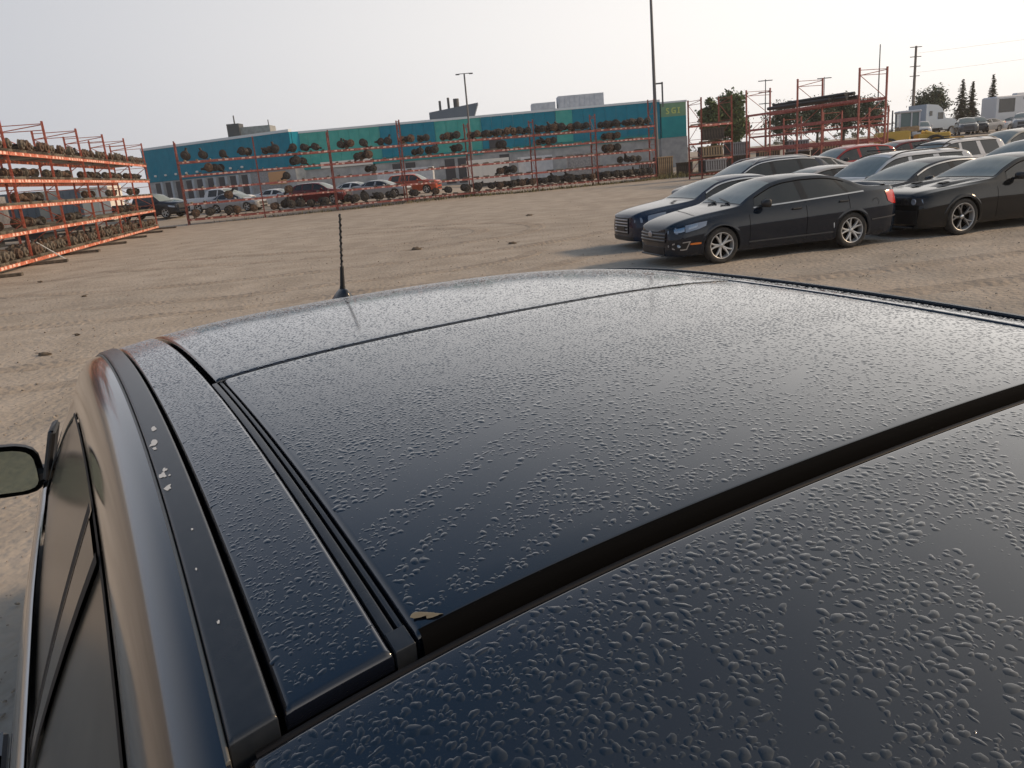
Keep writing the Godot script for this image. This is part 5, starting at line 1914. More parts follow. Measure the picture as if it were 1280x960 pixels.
func build_trees() -> void:
	var g1 := [Color(0.072, 0.110, 0.042), Color(0.098, 0.138, 0.052), Color(0.052, 0.082, 0.036)]
	var g2 := [Color(0.046, 0.074, 0.046), Color(0.064, 0.094, 0.054), Color(0.037, 0.058, 0.036)]
	tree("leafy_tree", "bushy green tree left of the pair behind the short red rack", Vector3(24.2, 0, -90), 7.2, Vector3(1.15, 2.9, 1.2), 1, g1, 80, 100)
	tree("leafy_tree", "widest bushy green tree behind the short red rack", Vector3(26.7, 0, -91), 7.4, Vector3(1.75, 3.1, 1.7), 2, g1, 110, 100)
	tree("leafy_tree", "low dark tree seen under the black pipes", Vector3(34.5, 0, -96), 5.2, Vector3(2.6, 1.9, 2.2), 3, g2, 60, 80)
	tree("leafy_tree", "second low dark tree under the black pipes", Vector3(38.6, 0, -97), 5.4, Vector3(2.4, 2.0, 2.2), 4, g2, 60, 80)
	tree("leafy_tree", "round tree seen between the two tallest rack frames", Vector3(43.0, 0, -100), 6.2, Vector3(2.2, 2.3, 2.2), 5, g2, 70, 80)
	tree("leafy_tree", "lower tree seen through the nearest rack frame", Vector3(46.6, 0, -101), 5.4, Vector3(2.2, 1.9, 2.2), 6, g2, 60, 80)
	tree("leafy_tree", "round tree behind the pale blue truck cab", Vector3(69.5, 0, -130), 7.3, Vector3(2.7, 2.8, 2.6), 7, g2, 90, 90)
	spruce("widest spruce, left of the three behind the back lot", Vector3(74.6, 0, -130), 8.0, 2.5, 11)
	spruce("middle spruce of the three behind the back lot", Vector3(76.8, 0, -131), 7.6, 1.8, 12)
	spruce("slim spruce standing against the travel trailer", Vector3(79.4, 0, -130), 8.3, 1.7, 13)
	# hazy tree line far behind everything
	rng.seed = 8
	var mb := MB.new()
	for i in 60:
		var x := -160.0 + i * 7.5 + rng.randf_range(-3, 3)
		var h := rng.randf_range(3.0, 6.0)
		leaf_crown(mb, Vector3(x, h * 0.5, -330.0 + rng.randf_range(-10, 10)), Vector3(4.5, h * 0.55, 3.0), 9, 18, 0.55, g2)
	var w := put(mb.done(true), "far_tree_line", M.leaf, self)
	w.set_meta("kind", "stuff")
	tag(w, "hazy line of trees on the far horizon", "trees")

# ---------------------------------------------------------------- vehicles in their places
func build_cars() -> void:
	var S := car_specs()
	var h0 := Vector2(-0.971, 0.239)
	var black := paint("paint_black", lin(0.006, 0.011, 0.020), 0.015, 0.28)
	var navy := paint("paint_navy", lin(0.010, 0.019, 0.042), 0.015, 0.24)
	var white := paint("paint_white", lin(0.62, 0.63, 0.64), 0.10)
	var silver := paint("paint_silver", lin(0.36, 0.37, 0.38), 0.08)
	var grey := paint("paint_grey", lin(0.10, 0.105, 0.11), 0.08)
	var red := paint("paint_red", lin(0.30, 0.02, 0.02), 0.10)
	var maroon := paint("paint_maroon", lin(0.12, 0.012, 0.016), 0.10)
	var beige := paint("paint_beige", lin(0.48, 0.46, 0.40), 0.12)
	var blue := paint("paint_blue", lin(0.13, 0.20, 0.32), 0.08)
	# -- nearest: black sedan
	var f := make_car("sedan", S.sedan, "sedan", "dusty black sedan with silver alloys, nearest of the parked cars", Vector2(5.22, -15.56), h0, black, {"belt": M.chrome, "wheel": 0, "head": M.lamp_blue, "mirror": M.black_plastic, "handle": M.black_plastic})
	sedan_extras(f, S.sedan)
	# -- blue saloon behind it
	var a := make_car("compact", S.compact, "sedan", "dark blue saloon with pale headlights behind the black sedan", Vector2(5.10, -18.75), h0, navy, {"surround": M.chrome, "belt": M.chrome, "wheel": 0, "head": M.lamp_blue, "bars": M.satin})
	var mb := MB.new()
	mb.cbox(at(0, 0.46, -2.36 - 0.034), Vector3(0.46, 0.11, 0.012), 0.003)
	put(mb.done(), "plate_holder", M.black_plastic, a)
	# -- black coupe right
	var g := make_car("coupe", S.coupe, "coupe", "dusty black muscle coupe with hood scoop and dark wheels at right edge", Vector2(10.41, -16.86), h0, paint("paint_coupe", lin(0.009, 0.010, 0.011), 0.04, 0.34), {"wheel": 1, "mirror": M.black_plastic, "head": M.lamp_glass})
	coupe_extras(g, S.coupe)
	# -- dark saloon behind the coupe
	var ch: Dictionary = S.charger.duplicate(true)
	make_car("charger", ch, "sedan", "black saloon with bright window surround behind the muscle coupe", Vector2(10.15, -19.35), h0, paint("paint_black2", lin(0.008, 0.011, 0.018), 0.012, 0.22), {"surround": M.chrome, "belt": M.chrome, "mirror": M.black_plastic})
	# -- white boxy SUV
	var e := make_car("boxy", S.boxy, "suv", "white boxy sport utility with black roof rack behind the black saloon", Vector2(10.45, -21.65), h0, paint("paint_white2", lin(0.55, 0.58, 0.61), 0.08), {"mirror": M.black_plastic})
	e.scale = Vector3(1.03, 1.0, 1.07)
	roof_rails(e, S.boxy, 1.9, 3.9, M.black_plastic, 2)
	# -- large dark SUV behind the blue saloon
	var c := make_car("suv", S.suv, "suv", "dark blue sport utility with chrome window line behind the blue saloon", Vector2(8.05, -25.3), h0, navy, {"surround": M.chrome, "belt": M.chrome, "mirror": navy})
	c.scale = Vector3(1.03, 1.0, 1.08)
	roof_rails(c, S.suv, 2.0, 3.9, M.satin, 0)
	# -- silver saloon between them
	make_car("compact", S.compact, "sedan", "pale silver saloon between the dark blue and white sport utilities", Vector2(9.15, -23.35), h0, silver, {"belt": M.chrome})
	# -- farther rows on the right
	var row := [
		["van", "white van with a long window line behind the black coupe's roof", 15.6, -23.0, white, "van"],
		["boxy", "white sport utility with dark rack, behind the boxy white one", 15.4, -28.0, white, "suv"],
		["suv", "dark sport utility roof right of the racked white one", 19.6, -28.0, grey, "suv"],
		["van", "beige van, rearmost of the right-hand rows", 20.6, -32.0, beige, "van"],
		["suv", "red sport utility in front of the pipe rack", 14.0, -32.6, red, "suv"],
		["sedan", "silver hatch left of the red sport utility", 11.6, -31.0, silver, "sedan"],
		["suv", "maroon sport utility right of the red one", 17.3, -35.0, maroon, "suv"],
		["sedan", "beige saloon at the right edge behind the white van", 21.4, -24.2, beige, "sedan"],
		["pickup", "white pickup at the right edge of the middle rows", 26.0, -36.0, white, "pickup"]]
	for q in row:
		var o := make_car(q[0], S[q[0]], q[0] if q[0] != "suv" and q[0] != "boxy" else "suv", q[1], Vector2(q[2], q[3]), h0.rotated(rng.randf_range(-0.06, 0.06)), q[4], {"category": q[5], "mirror": M.black_plastic}, "cars in the right-hand rows")
		if q[1].contains("dark rack"):
			roof_rails(o, S.boxy, 1.7, 4.0, M.black_plastic, 3)
	# -- back lot, up the slope
	rng.seed = 17
	var lot := [
		["boxy", "small white car on the back lot beside the loader", 45.2, -86.0, white, "car"], ["suv", "grey sport utility facing out in the front row of the back lot", 49.4, -85.0, grey, "suv"],
		["suv", "dark sport utility between two on the back lot", 52.0, -87.5, black, "suv"], ["suv", "silver sport utility, third in the front row of the back lot", 54.6, -84.0, silver, "suv"],
		["sedan", "blue saloon at the right of the back lot", 57.0, -80.0, blue, "car"], ["sedan", "silver saloon behind the front row of the back lot", 55.5, -92.0, silver, "car"],
		["sedan", "white saloon in the second row of the back lot", 59.5, -93.0, white, "car"], ["boxy", "dark hatch in the second row of the back lot", 62.5, -91.0, grey, "car"],
		["sedan", "grey saloon farthest right on the back lot", 64.0, -88.0, grey, "car"], ["van", "white van at the edge of the back lot", 61.5, -84.5, white, "van"]]
	for i in lot.size():
		var q: Array = lot[i]
		var hd := Vector2(-0.45, 0.89) if i < 4 else Vector2(-0.95, 0.3)
		make_car(q[0], S[q[0]], "suv" if q[0] in ["suv", "boxy"] else q[0], q[1], Vector2(q[2], q[3]), hd.rotated(rng.randf_range(-0.1, 0.1)), q[4], {"category": q[5]}, "cars on the back lot")
	# -- behind the far red rack, facing right
	var bk := [
		["pickup", "black pickup seen between the two racks", -26.6, -63.0, black, "pickup"], ["pickup", "white pickup behind the first bay of the far rack", -22.6, -67.4, white, "pickup"],
		["sedan", "silver saloon behind the first bay of the far rack", -20.2, -63.6, silver, "car"], ["sedan", "white saloon behind the second bay, rear row", -18.6, -70.5, white, "car"],
		["sedan", "pale grey saloon behind the second bay of the far rack", -15.4, -66.6, silver, "car"], ["suv", "dark red sport utility behind the third bay of the far rack", -13.4, -62.8, maroon, "suv"],
		["sedan", "silver saloon right of the dark red sport utility", -9.2, -66.8, silver, "car"], ["boxy", "orange-red car behind the third bay of the far rack", -6.8, -69.5, paint("paint_orange", lin(0.42, 0.07, 0.03), 0.08), "car"],
		["sedan", "white saloon behind the black pickup", -27.6, -69.8, white, "car"], ["suv", "grey sport utility in the rear row behind the far rack", -23.4, -72.8, grey, "suv"], ["sedan", "white saloon in the rear row behind the silver one", -12.0, -71.5, white, "car"]]
	for i in bk.size():
		var q: Array = bk[i]
		make_car(q[0], S[q[0]], "suv" if q[0] in ["suv", "boxy"] else q[0], q[1], Vector2(q[2], q[3]), Vector2(0.955, 0.29).rotated(rng.randf_range(-0.05, 0.05)), q[4], {"category": q[5]}, "cars behind the far rack")
	build_machines()

func roof_rails(car: Node3D, sp: Dictionary, u0: float, u1: float, m: Material, bars: int) -> void:
	for sd in [-1.0, 1.0]:
		var mb := MB.new()
		var pv := Vector3.ZERO
		for i in 13:
			var u := lerpf(u0, u1, i / 12.0)
			var x: float = curve(sp.rw, u) - 0.06
			var lift := 0.06 * minf(1.0, minf(i, 12 - i) / 1.5)
			var p := Vector3(sd * x, car_top(sp, u, x) + lift, u - sp.L * 0.5)
			if i > 0:
				mb.tube(pv, p, 0.018, 0.018, 6)
			pv = p
		put(mb.done(), "roof_rail", m, car)
	for k in bars:
		var mb := MB.new()
		var u := lerpf(u0 + 0.3, u1 - 0.3, float(k) / maxf(1.0, bars - 1.0))
		var x: float = curve(sp.rw, u) - 0.05
		mb.cbox(at(0, car_top(sp, u, 0) + 0.085, u - sp.L * 0.5), Vector3(x * 2.0, 0.035, 0.09), 0.01)
		put(mb.done(), "cross_rail", m, car)

func sedan_extras(car: Node3D, sp: Dictionary) -> void:
	var L: float = sp.L
	for sd in [-1.0, 1.0]:
		# fog lamp recess with bright frame
		var cols := [[0.045, 0.37, 0.045, 0.40], [0.10, 0.32, 0.10, 0.435], [0.22, 0.305, 0.25, 0.455], [0.30, 0.31, 0.37, 0.465]]
		put(side_patch(sp, cols, sd, 0.006), "fog_frame", M.satin, car)
		cols = [[0.07, 0.375, 0.07, 0.395], [0.11, 0.338, 0.11, 0.415], [0.22, 0.325, 0.24, 0.435], [0.285, 0.33, 0.335, 0.445]]
		var fr := put(side_patch(sp, cols, sd, 0.012), "fog_recess", M.grille_black, car)
		var mb := MB.new()
		var fx := car_hw(sp, 0.17, 0.38)
		mb.lathe([[0.035, 0.0], [0.036, 0.012], [0.025, 0.018], [0.001, 0.02]], Transform3D(Basis(Vector3(0, 0, 1), -sd * 0.9).rotated(Vector3.UP, 0.0), Vector3(sd * (fx + 0.008), 0.38, 0.17 - L * 0.5)), 12)
		put(mb.done(), "fog_lamp", M.lamp_glass, fr)
		put(side_patch(sp, [[0.36, 0.395, 0.36, 0.425], [0.48, 0.393, 0.48, 0.43], [0.56, 0.397, 0.56, 0.428]], sd, 0.008), "marker_lamp", M.amber, car)
		# lamp cells inside the headlamp
		put(side_patch(sp, [[0.12, 0.622, 0.13, 0.68], [0.20, 0.622, 0.22, 0.70], [0.27, 0.64, 0.29, 0.715]], sd, 0.011), "lamp_cell", M.chrome, car)
		put(side_patch(sp, [[0.34, 0.665, 0.35, 0.73], [0.42, 0.68, 0.44, 0.75], [0.50, 0.70, 0.52, 0.76]], sd, 0.011), "lamp_cell", M.chrome, car)
		# crease moulding low on the doors
		cols = []
		for i in 16:
			var u := lerpf(1.50, 3.28, i / 15.0)
			cols.append([u, 0.325, u, 0.352])
		put(side_patch(sp, cols, sd, 0.010, 2), "door_moulding", M.trim_grey, car)
		cols = []
		for i in 8:
			var u := lerpf(4.12, 4.78, i / 7.0)
			cols.append([u, 0.475 + 0.01 * i * 0.3, u, 0.50 + 0.01 * i * 0.3])
		put(side_patch(sp, cols, sd, 0.008, 2), "bumper_step", M.trim_grey, car)
		# fuel flap outline
		if sd < 0:
			var mb2 := MB.new()
			var fxx := car_hw(sp, 4.2, 0.80)
			mb2.lathe([[0.072, 0.0], [0.075, 0.003], [0.078, 0.0]], Transform3D(Basis(Vector3(0, 0, 1), PI * 0.5), Vector3(-fxx - 0.001, 0.80, 4.2 - L * 0.5)), 20)
			put(mb2.done(), "fuel_flap", M.rubber, car)
	# scrape behind the rear door
	put(side_patch(sp, [[3.285, 0.42, 3.275, 0.50], [3.295, 0.40, 3.29, 0.51], [3.305, 0.43, 3.30, 0.48]], -1.0, 0.003), "scraped_sill", M.primer, car)
	# boot spoiler and rear bumper plate
	var mb3 := MB.new()
	var rows := []
	for j in 21:
		var x := lerpf(-0.62, 0.62, j / 20.0)
		var u := 4.66 - 0.10 * pow(absf(x) / 0.62, 2.0)
		var y := car_top(sp, 4.55, x) + 0.045 - 0.03 * pow(absf(x) / 0.62, 4.0)
		rows.append(PackedVector3Array([Vector3(x, y - 0.055, u - 0.12 - L * 0.5), Vector3(x, y - 0.005, u - 0.08 - L * 0.5), Vector3(x, y + 0.01, u - L * 0.5), Vector3(x, y - 0.005, u + 0.05 - L * 0.5), Vector3(x, y - 0.025, u + 0.045 - L * 0.5), Vector3(x, y - 0.05, u - 0.04 - L * 0.5)]))
	mb3.grid(rows, Vector3(0, 0.95, L * 0.5 - 0.25))
	put(mb3.done(), "boot_spoiler", M.paint_black, car)
	# badge on the grille
	mb3 = MB.new()
	mb3.lathe([[0.055, 0.0], [0.055, 0.008], [0.001, 0.012]], Transform3D(Basis(Vector3.RIGHT, -PI * 0.5).scaled(Vector3(1.5, 1, 1)), Vector3(0, 0.585, -L * 0.5 - 0.032)), 16)
	put(mb3.done(), "badge", M.satin, car)
	# lip under the bumper
	mb3 = MB.new()
	mb3.cbox(at(0, 0.205, -L * 0.5 + 0.02), Vector3(0.9, 0.03, 0.10), 0.01)
	put(mb3.done(), "front_lip", M.trim_grey, car)
	# wiper arms
	for q in [[-0.35, 0.25], [0.15, 0.25]]:
		mb3 = MB.new()
		mb3.tube(Vector3(q[0], car_top(sp, 1.43, q[0]) + 0.02, 1.42 - L * 0.5), Vector3(q[0] + 0.5, car_top(sp, 1.52, q[0] + 0.4) + 0.02, 1.50 - L * 0.5), 0.009, 0.007, 5)
		put(mb3.done(), "wiper", M.black_plastic, car)

func coupe_extras(car: Node3D, sp: Dictionary) -> void:
	var L: float = sp.L
	# twin raised hood scoops with dark mouths
	for sd in [-1.0, 1.0]:
		var mb := MB.new()
		var rows := []
		for i in 11:
			var f := i / 10.0
			var u := lerpf(0.70, 1.62, f)
			var hgt := 0.055 * smooth(0.0, 0.25, f) * (1.0 - 0.55 * f)
			var row := PackedVector3Array()
			for j in 9:
				var e := lerpf(-1, 1, j / 8.0)
				var x: float = sd * (0.36 + e * lerpf(0.15, 0.20, f))
				row.append(Vector3(x, car_top(sp, u, x) + 0.001 + hgt * (1.0 - pow(absf(e), 3.0)), u - L * 0.5))
			rows.append(row)
		mb.grid(rows, Vector3.ZERO, false, null, Vector3.UP)
		put(mb.done(), "hood_scoop", M.paint_coupe, car)
		mb = MB.new()
		rows = []
		for i in 5:
			var u := lerpf(0.86, 1.04, i / 4.0)
			var row := PackedVector3Array()
			for j in 7:
				var x: float = sd * lerpf(0.26, 0.46, j / 6.0)
				row.append(Vector3(x, car_top(sp, u, x) + 0.056 + (0.004 if i > 0 else 0.0) - 0.004 * absf(j - 3), u - L * 0.5))
			rows.append(row)
		mb.grid(rows, Vector3.ZERO, false, null, Vector3.UP)
		put(mb.done(), "scoop_mouth", M.grille_black, car)
		# round lamps in the grille band
		for x in [0.50, 0.66]:
			mb = MB.new()
			mb.lathe([[0.058, 0.0], [0.060, 0.014], [0.050, 0.018], [0.044, 0.008], [0.001, 0.006]], Transform3D(Basis(Vector3.RIGHT, -PI * 0.5), Vector3(sd * x, 0.712, nose_u(sp, x, 0.712) - L * 0.5 - 0.012)), 18)
			put(mb.done(), "round_lamp", M.lamp_glass if x > 0.5 else M.lamp_dark, car)
		# raised wheel-arch lips
		for wu in sp.wheels:
			mb = MB.new()
			rows = []
			for i in 25:
				var an := lerpf(0.10, PI - 0.10, i / 24.0)
				var ra: float = sp.R + 0.045
				var row := PackedVector3Array()
				for q in [[0.0, 0.004], [0.006, 0.016], [0.03, 0.014], [0.045, 0.002]]:
					var y: float = sp.R + sin(an) * (ra + q[0])
					var u: float = wu - cos(an) * (ra + q[0])
					row.append(Vector3(sd * (car_hw(sp, u, y) + q[1]), y, u - L * 0.5))
				rows.append(row)
			mb.grid(rows, Vector3.ZERO, false, null, Vector3(sd, 0, 0))
			put(mb.done(), "arch_lip", M.paint_coupe, car)
	var mb := MB.new()
	mb.cbox(at(0, 0.712, -L * 0.5 - 0.015), Vector3(0.70, 0.075, 0.012), 0.005)
	put(mb.done(), "grille_insert", M.lamp_dark, car)
	mb = MB.new()
	mb.cbox(at(0, 0.215, -L * 0.5 + 0.03), Vector3(1.30, 0.035, 0.16), 0.012)
	put(mb.done(), "chin_spoiler", M.black_plastic, car)

func build_machines() -> void:
	# wheel loader
	var p := Vector3(30.6, ground_y(30.6, -60) - 0.03, -60.0)
	var t := thing("wheel_loader", "yellow wheel loader with square glass cab behind the right racks", "loader", p, -0.25)
	var mb := MB.new()
	mb.cbox(at(-1.1, 1.35, 0), Vector3(2.2, 0.95, 1.7), 0.1)
	put(mb.done(), "engine_cover", M.yellow, t)
	mb = MB.new()
	mb.cbox(at(1.6, 1.15, 0), Vector3(2.2, 0.7, 1.3), 0.08)
	put(mb.done(), "front_frame", M.yellow, t)
	mb = MB.new()
	mb.cbox(at(-0.1, 1.9, 0), Vector3(1.35, 0.4, 1.5), 0.05)
	put(mb.done(), "cab_base", M.crate_wood, t)
	mb = MB.new()
	mb.box(at(-0.1, 2.55, 0), Vector3(1.25, 1.0, 1.35))
	put(mb.done(), "cab_glass", M.cab_glass, t)
	mb = MB.new()
	mb.cbox(at(-0.1, 3.12, 0), Vector3(1.5, 0.16, 1.6), 0.05)
	put(mb.done(), "cab_roof", M.plant_pale, t)
	for x in [-0.74, 0.02, 0.55]:
		for z in [-0.7, 0.7]:
			mb = MB.new()
			mb.box(at(x, 2.55, z), Vector3(0.09, 1.05, 0.07))
			put(mb.done(), "cab_post", M.plant_pale, t)
	mb = MB.new()
	mb.tube(Vector3(-1.2, 1.8, 0.4), Vector3(-1.2, 3.3, 0.4), 0.06, 0.05)
	put(mb.done(), "exhaust", M.plant_dark, t)
	for s in [-1.0, 1.0]:
		mb = MB.new()
		mb.tube(Vector3(1.0, 1.6, s * 0.5), Vector3(3.4, 0.8, s * 0.5), 0.14, 0.10)
		put(mb.done(), "lift_arm", M.yellow, t)
		for x in [-1.5, 1.6]:
			var w := Node3D.new()
			w.name = numbered("wheel", t)
			t.add_child(w)
			w.position = Vector3(x, 0.68, s * 0.95)
			w.rotation.y = -s * PI * 0.5
			var ms := wheel_meshes(0.70, 0.5, 2)
			put(ms[0], "tyre", M.tyre, w)
			put(ms[1], "rim", M.yellow, w)
			put(ms[2], "disc", M.yellow, w)
	mb = MB.new()
	mb.prism(PackedVector2Array([Vector2(0, 0), Vector2(0.9, 0), Vector2(1.0, 0.1), Vector2(0.25, 0.35), Vector2(0.1, 1.0), Vector2(0, 1.0)]), at(3.3, 0.1, -1.2), 2.4)
	put(mb.done(), "bucket", M.yellow, t)
	# truck tractor with pale blue sleeper
	p = Vector3(49.5, ground_y(49.5, -92) - 0.03, -92.0)
	t = thing("truck_tractor", "pale blue truck tractor with high sleeper behind the loader", "truck", p, 0.35)
	mb = MB.new()
	mb.prism(PackedVector2Array([Vector2(-2.2, 0.9), Vector2(0.6, 0.9), Vector2(0.75, 1.9), Vector2(0.2, 2.9), Vector2(-0.5, 3.35), Vector2(-2.2, 3.5)]), at(0, 0, -1.2), 2.4)
	put(mb.done(), "cab", M.pale_blue, t)
	mb = MB.new()
	mb.prism(PackedVector2Array([Vector2(0.6, 0.7), Vector2(2.6, 0.7), Vector2(2.7, 1.4), Vector2(2.4, 1.75), Vector2(0.7, 1.95)]), at(0, 0, -1.0), 2.0)
	put(mb.done(), "hood", M.pale_blue, t)
	for z in [1.203, -1.223]:
		mb = MB.new()
		mb.box(at(-0.05, 2.2, z + 0.01), Vector3(0.8, 0.7, 0.02))
		put(mb.done(), "side_window", M.car_glass, t)
		mb = MB.new()
		mb.box(at(-1.5, 2.5, z + 0.01), Vector3(0.4, 0.5, 0.02))
		put(mb.done(), "sleeper_window", M.car_glass, t)
	mb = MB.new()
	mb.box(Transform3D(Basis(Vector3.BACK, 0.50), Vector3(0.50, 2.42, 0)), Vector3(0.03, 0.9, 2.1))
	put(mb.done(), "windshield", M.car_glass, t)
	mb = MB.new()
	mb.box(at(-1.5, 0.75, 0), Vector3(6.5, 0.3, 1.0))
	put(mb.done(), "frame", M.plant_dark, t)
	for x in [1.9, -2.6, -3.9]:
		for s in [-1.0, 1.0]:
			var w := Node3D.new()
			w.name = numbered("wheel", t)
			t.add_child(w)
			w.position = Vector3(x, 0.51, s * 0.98)
			w.rotation.y = -s * PI * 0.5
			var ms := wheel_meshes(0.52, 0.3, 2)
			put(ms[0], "tyre", M.tyre, w)
			put(ms[1], "rim", M.alloy, w)
			put(ms[2], "disc", M.alloy, w)
	# travel trailer
	p = Vector3(58.5, ground_y(58.5, -88) - 0.03, -96.0)
	t = thing("travel_trailer", "big white travel trailer with dark front window at the right edge", "trailer", p, 0.10)
	mb = MB.new()
	mb.cbox(at(4.0, 2.35, 0), Vector3(8.6, 2.9, 2.5), 0.12)
	put(mb.done(), "box", M.white_gel, t)
	mb = MB.new()
	mb.cbox(at(1.1, 2.75, 1.26), Vector3(2.0, 1.5, 0.04), 0.015)
	put(mb.done(), "front_window", M.car_glass, t)
	for q in [[3.4, 3.4, 0.55, 0.28], [4.7, 3.45, 0.55, 0.28], [4.5, 2.3, 0.6, 0.35], [6.6, 2.9, 1.0, 0.6]]:
		mb = MB.new()
		mb.cbox(at(q[0], q[1], 1.26), Vector3(q[2], q[3], 0.04), 0.012)
		put(mb.done(), "side_window", M.car_glass, t)
	mb = MB.new()
	mb.cbox(at(3.4, 3.92, 0), Vector3(1.0, 0.26, 0.8), 0.06)
	put(mb.done(), "roof_unit", M.white_gel, t)
	mb = MB.new()
	mb.box(at(4.0, 0.75, 0), Vector3(8.2, 0.3, 1.6))
	put(mb.done(), "frame", M.plant_dark, t)
	for x in [4.6, 5.6]:
		for s in [-1.0, 1.0]:
			var w := Node3D.new()
			w.name = numbered("wheel", t)
			t.add_child(w)
			w.position = Vector3(x, 0.40, s * 1.1)
			w.rotation.y = -s * PI * 0.5
			var ms := wheel_meshes(0.42, 0.25, 2)
			put(ms[0], "tyre", M.tyre, w)
			put(ms[1], "rim", M.alloy, w)

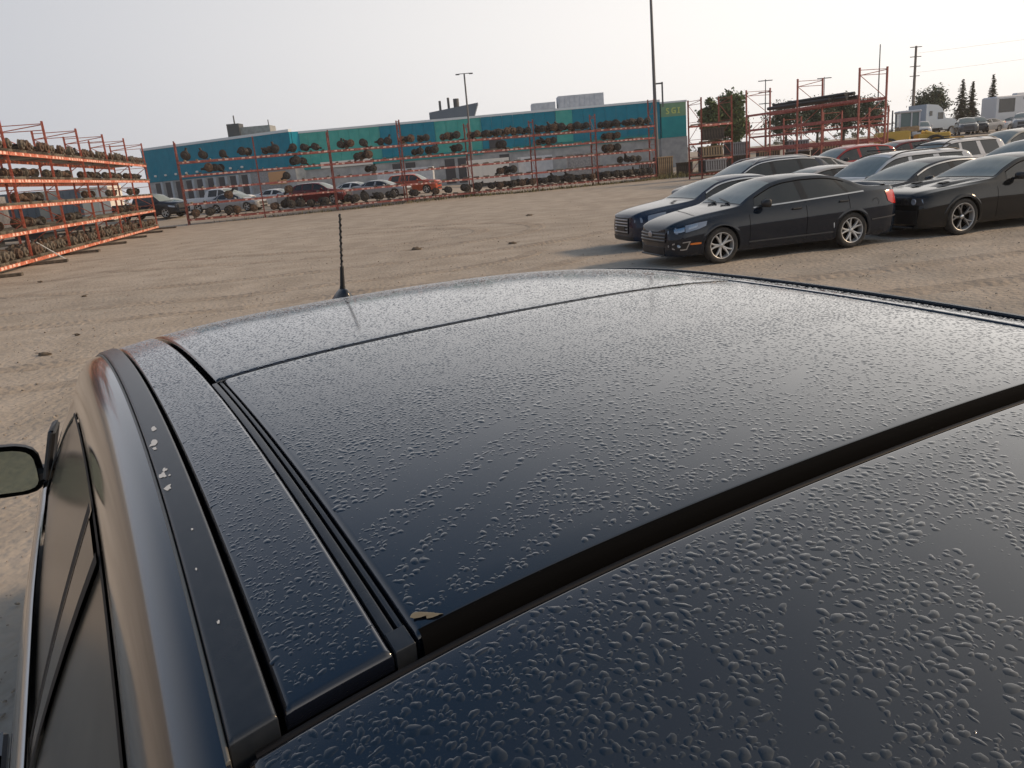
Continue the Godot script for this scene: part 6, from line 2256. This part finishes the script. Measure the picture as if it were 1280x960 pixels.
# ---------------------------------------------------------------- things lying about, weeds and tyre marks
func build_small() -> void:
	rng.seed = 301
	var clods := [[-6.6, -11.1, 0.06], [-6.9, -12.6, 0.03], [-2.35, -22.4, 0.10], [0.35, -21.6, 0.08], [1.3, -33.0, 0.10], [11.5, -8.6, 0.05], [-13.0, -22.5, 0.05], [-9.5, -18.0, 0.04]]
	var cl := ["dark clod with a twig left of the aerial on open dirt", "small clod nearest the left of the aerial", "brown clod on the churned dirt right of the aerial", "second brown clod on the churned dirt", "dark lump on bare dirt before the far rack", "dark lump on the dirt right of the black car", "small stone by the dark stain near the left rack", "small stone midway to the left rack"]
	for i in clods.size():
		var q: Array = clods[i]
		var mb := MB.new()
		var rows := []
		for a in 6:
			var row := PackedVector3Array()
			var el := lerpf(-0.5, PI * 0.5, a / 5.0)
			for j in 10:
				var an := TAU * j / 10.0
				var rr: float = q[2] * rng.randf_range(0.75, 1.2)
				row.append(Vector3(cos(an) * cos(el) * rr * 1.5, sin(el) * rr * 0.6, sin(an) * cos(el) * rr))
			rows.append(row)
		mb.grid(rows, Vector3.ZERO, true)
		for k in 3:
			var an := rng.randf() * TAU
			mb.tube(Vector3(0, 0.02, 0), Vector3(cos(an) * q[2] * 2.4, q[2] * rng.randf_range(0.2, 0.8), sin(an) * q[2] * 2.0), 0.008, 0.004, 4)
		var o := put(mb.done(), "dirt_clod", M.clod, self, at(q[0], ground_y(q[0], q[1]) - 0.005, q[1]))
		tag(o, cl[i], "clod", "clods on the yard")
	# white stick leaning at the near end of the left rack
	var mb := MB.new()
	mb.tube(Vector3(0, 0.02, 0), Vector3(-0.75, 0.75, 0.35), 0.025, 0.025, 6)
	var st := put(mb.done(), "white_stick", M.primer, self, at(-16.75, 0, -31.0))
	tag(st, "white stick leaning against the near end of the left rack", "stick")
	# dry weeds at the right foot of the far rack and along it
	mb = MB.new()
	for i in 5200:
		var x: float
		var z: float
		if i < 3000:
			x = 13.0 + rng.randf() * 9.0
			z = -64.5 - rng.randf() * 6.0 + (x - 13.0) * 0.25
		else:
			var f := pow(rng.randf(), 0.55)
			x = lerpf(-20.0, 13.5, f)
			z = lerpf(-55.4, -64.9, f) + rng.randfn() * 0.35 - 0.2
		var h := rng.randf_range(0.06, 0.34) * (1.6 if i < 1500 else 0.8)
		var b := Vector3(x, ground_y(x, z) - 0.02, z)
		var d := Vector3(rng.randfn() * 0.35, 1.0, rng.randfn() * 0.35).normalized()
		var s := Vector3(rng.randfn(), 0, rng.randfn()).normalized() * 0.022
		mb.tint = [Color(0.22, 0.20, 0.09), Color(0.13, 0.14, 0.05), Color(0.30, 0.26, 0.14)][rng.randi() % 3]
		mb.quad(b - s, b + s, b + d * h + s * 0.3, b + d * h - s * 0.3, Vector3(s.z, 0.3, -s.x).normalized())
	var w := put(mb.done(true), "dry_weeds", M.leaf, self)
	w.set_meta("kind", "stuff")
	tag(w, "dry yellow weeds along the foot of the far red rack", "weeds")
	# pebbles in the loose dirt near the car
	var mm := MultiMesh.new()
	mm.transform_format = MultiMesh.TRANSFORM_3D
	var pb := MB.new()
	pb.lathe([[0.001, -0.3], [0.8, -0.25], [1.0, 0.1], [0.6, 0.5], [0.001, 0.6]], Transform3D(), 7)
	mm.mesh = pb.done()
	mm.instance_count = 15000
	for i in mm.instance_count:
		var rr := 2.2 + 40.0 * pow(rng.randf(), 2.0)
		var an := rng.randf_range(-1.1, 1.2)
		var x := sin(an) * rr
		var z := -cos(an) * rr
		var s := 0.005 + 0.011 * pow(rng.randf(), 4.0)
		mm.set_instance_transform(i, Transform3D(Basis.from_euler(Vector3(rng.randf(), rng.randf() * TAU, 0)).scaled_local(Vector3(s * rng.randf_range(0.8, 1.6), s, s)), Vector3(x, ground_y(x, z) - 0.012 + s * 0.3, z)))
	var mi := MultiMeshInstance3D.new()
	mi.multimesh = mm
	mi.material_override = M.stone
	mi.name = "gravel"
	mi.set_meta("kind", "stuff")
	tag(mi, "scattered pebbles in the dry dirt of the yard", "gravel")
	add_child(mi)
	# tyre marks: pressed strips with tread relief
	var paths := [
		[[-20.0, -13.2], [-12.0, -14.2], [-6.0, -14.0], [0.0, -15.6], [2.0, -17.5], 0.34],
		[[-20.0, -15.0], [-12.0, -16.0], [-6.0, -15.8], [-0.5, -17.3], [1.0, -19.5], 0.34],
		[[-14.0, -7.0], [-8.0, -8.6], [-4.0, -9.6], [0.0, -11.8], 0.30],
		[[-14.0, -8.3], [-8.0, -10.0], [-4.0, -11.0], [-1.0, -13.0], 0.30],
		[[-12.0, -24.0], [-5.0, -22.5], [-0.5, -23.5], [1.3, -27.0], [-0.5, -31.0], [-5.0, -33.0], 0.42],
		[[-11.0, -26.2], [-5.0, -24.8], [-1.6, -25.4], [-0.6, -27.4], [-2.0, -30.0], [-6.0, -31.2], 0.42],
		[[-14.0, -20.0], [-9.0, -18.6], [-4.0, -19.0], [1.0, -21.0], [5.0, -25.0], 0.36],
		[[3.0, -11.6], [8.0, -12.6], [14.0, -13.6], [22.0, -15.5], 0.36],
		[[2.6, -9.8], [8.0, -10.6], [14.0, -11.6], [22.0, -13.0], 0.36]]
	for pi in paths.size():
		var pth: Array = paths[pi]
		var width: float = pth[pth.size() - 1] * 1.5
		var cv := Curve3D.new()
		for i in pth.size() - 1:
			var a: Array = pth[maxi(0, i - 1)]
			var b: Array = pth[mini(pth.size() - 2, i + 1)]
			var tg := Vector3(b[0] - a[0], 0, b[1] - a[1]) * 0.17
			cv.add_point(Vector3(pth[i][0], 0, pth[i][1]), -tg, tg)
		var ln := cv.get_baked_length()
		var rows := []
		var nn := int(ln / 0.035)
		var patch := noise(0.6, 500 + pi, 2)
		for i in nn:
			var s := i * 0.035
			var c := cv.sample_baked(s)
			var d := (cv.sample_baked(s + 0.05) - c).normalized()
			var sd := Vector3(-d.z, 0, d.x)
			var row := PackedVector3Array()
			var fade := clampf(minf(i, nn - 1 - i) / 30.0, 0, 1) * smooth(-0.45, 0.15, patch.get_noise_1d(s))
			for j in 13:
				var e := lerpf(-1, 1, j / 12.0)
				var p := c + sd * e * width * 0.5
				var ph := s / 0.17 + absf(e) * 0.9 + (0.5 if e > 0 else 0.0)
				var lug := smooth(0.15, 0.35, fposmod(ph, 1.0)) * smooth(0.95, 0.75, fposmod(ph, 1.0))
				var body := smooth(1.0, 0.72, absf(e))
				var h := -0.012 + 0.010 * body + 0.014 * lug * fade * body
				row.append(Vector3(p.x, ground_y(p.x, p.z) + h + 0.03 * gbump.get_noise_2d(p.x, p.z) + 0.012 * gbump2.get_noise_2d(p.x, p.z) - 0.0115, p.z))
			rows.append(row)
		var tb := MB.new()
		tb.tint = Color(0.86, 0.85, 0.84)
		tb.grid(rows, Vector3.ZERO, false, null, Vector3.UP)
		var o := put(tb.done(true), "tyre_track", M.ground, self)
		o.set_meta("kind", "structure")

func build_all() -> void:
	more_materials()
	build_factory()
	build_racks()
	build_poles()
	build_trees()
	build_cars()
	build_near_car()
	build_small()
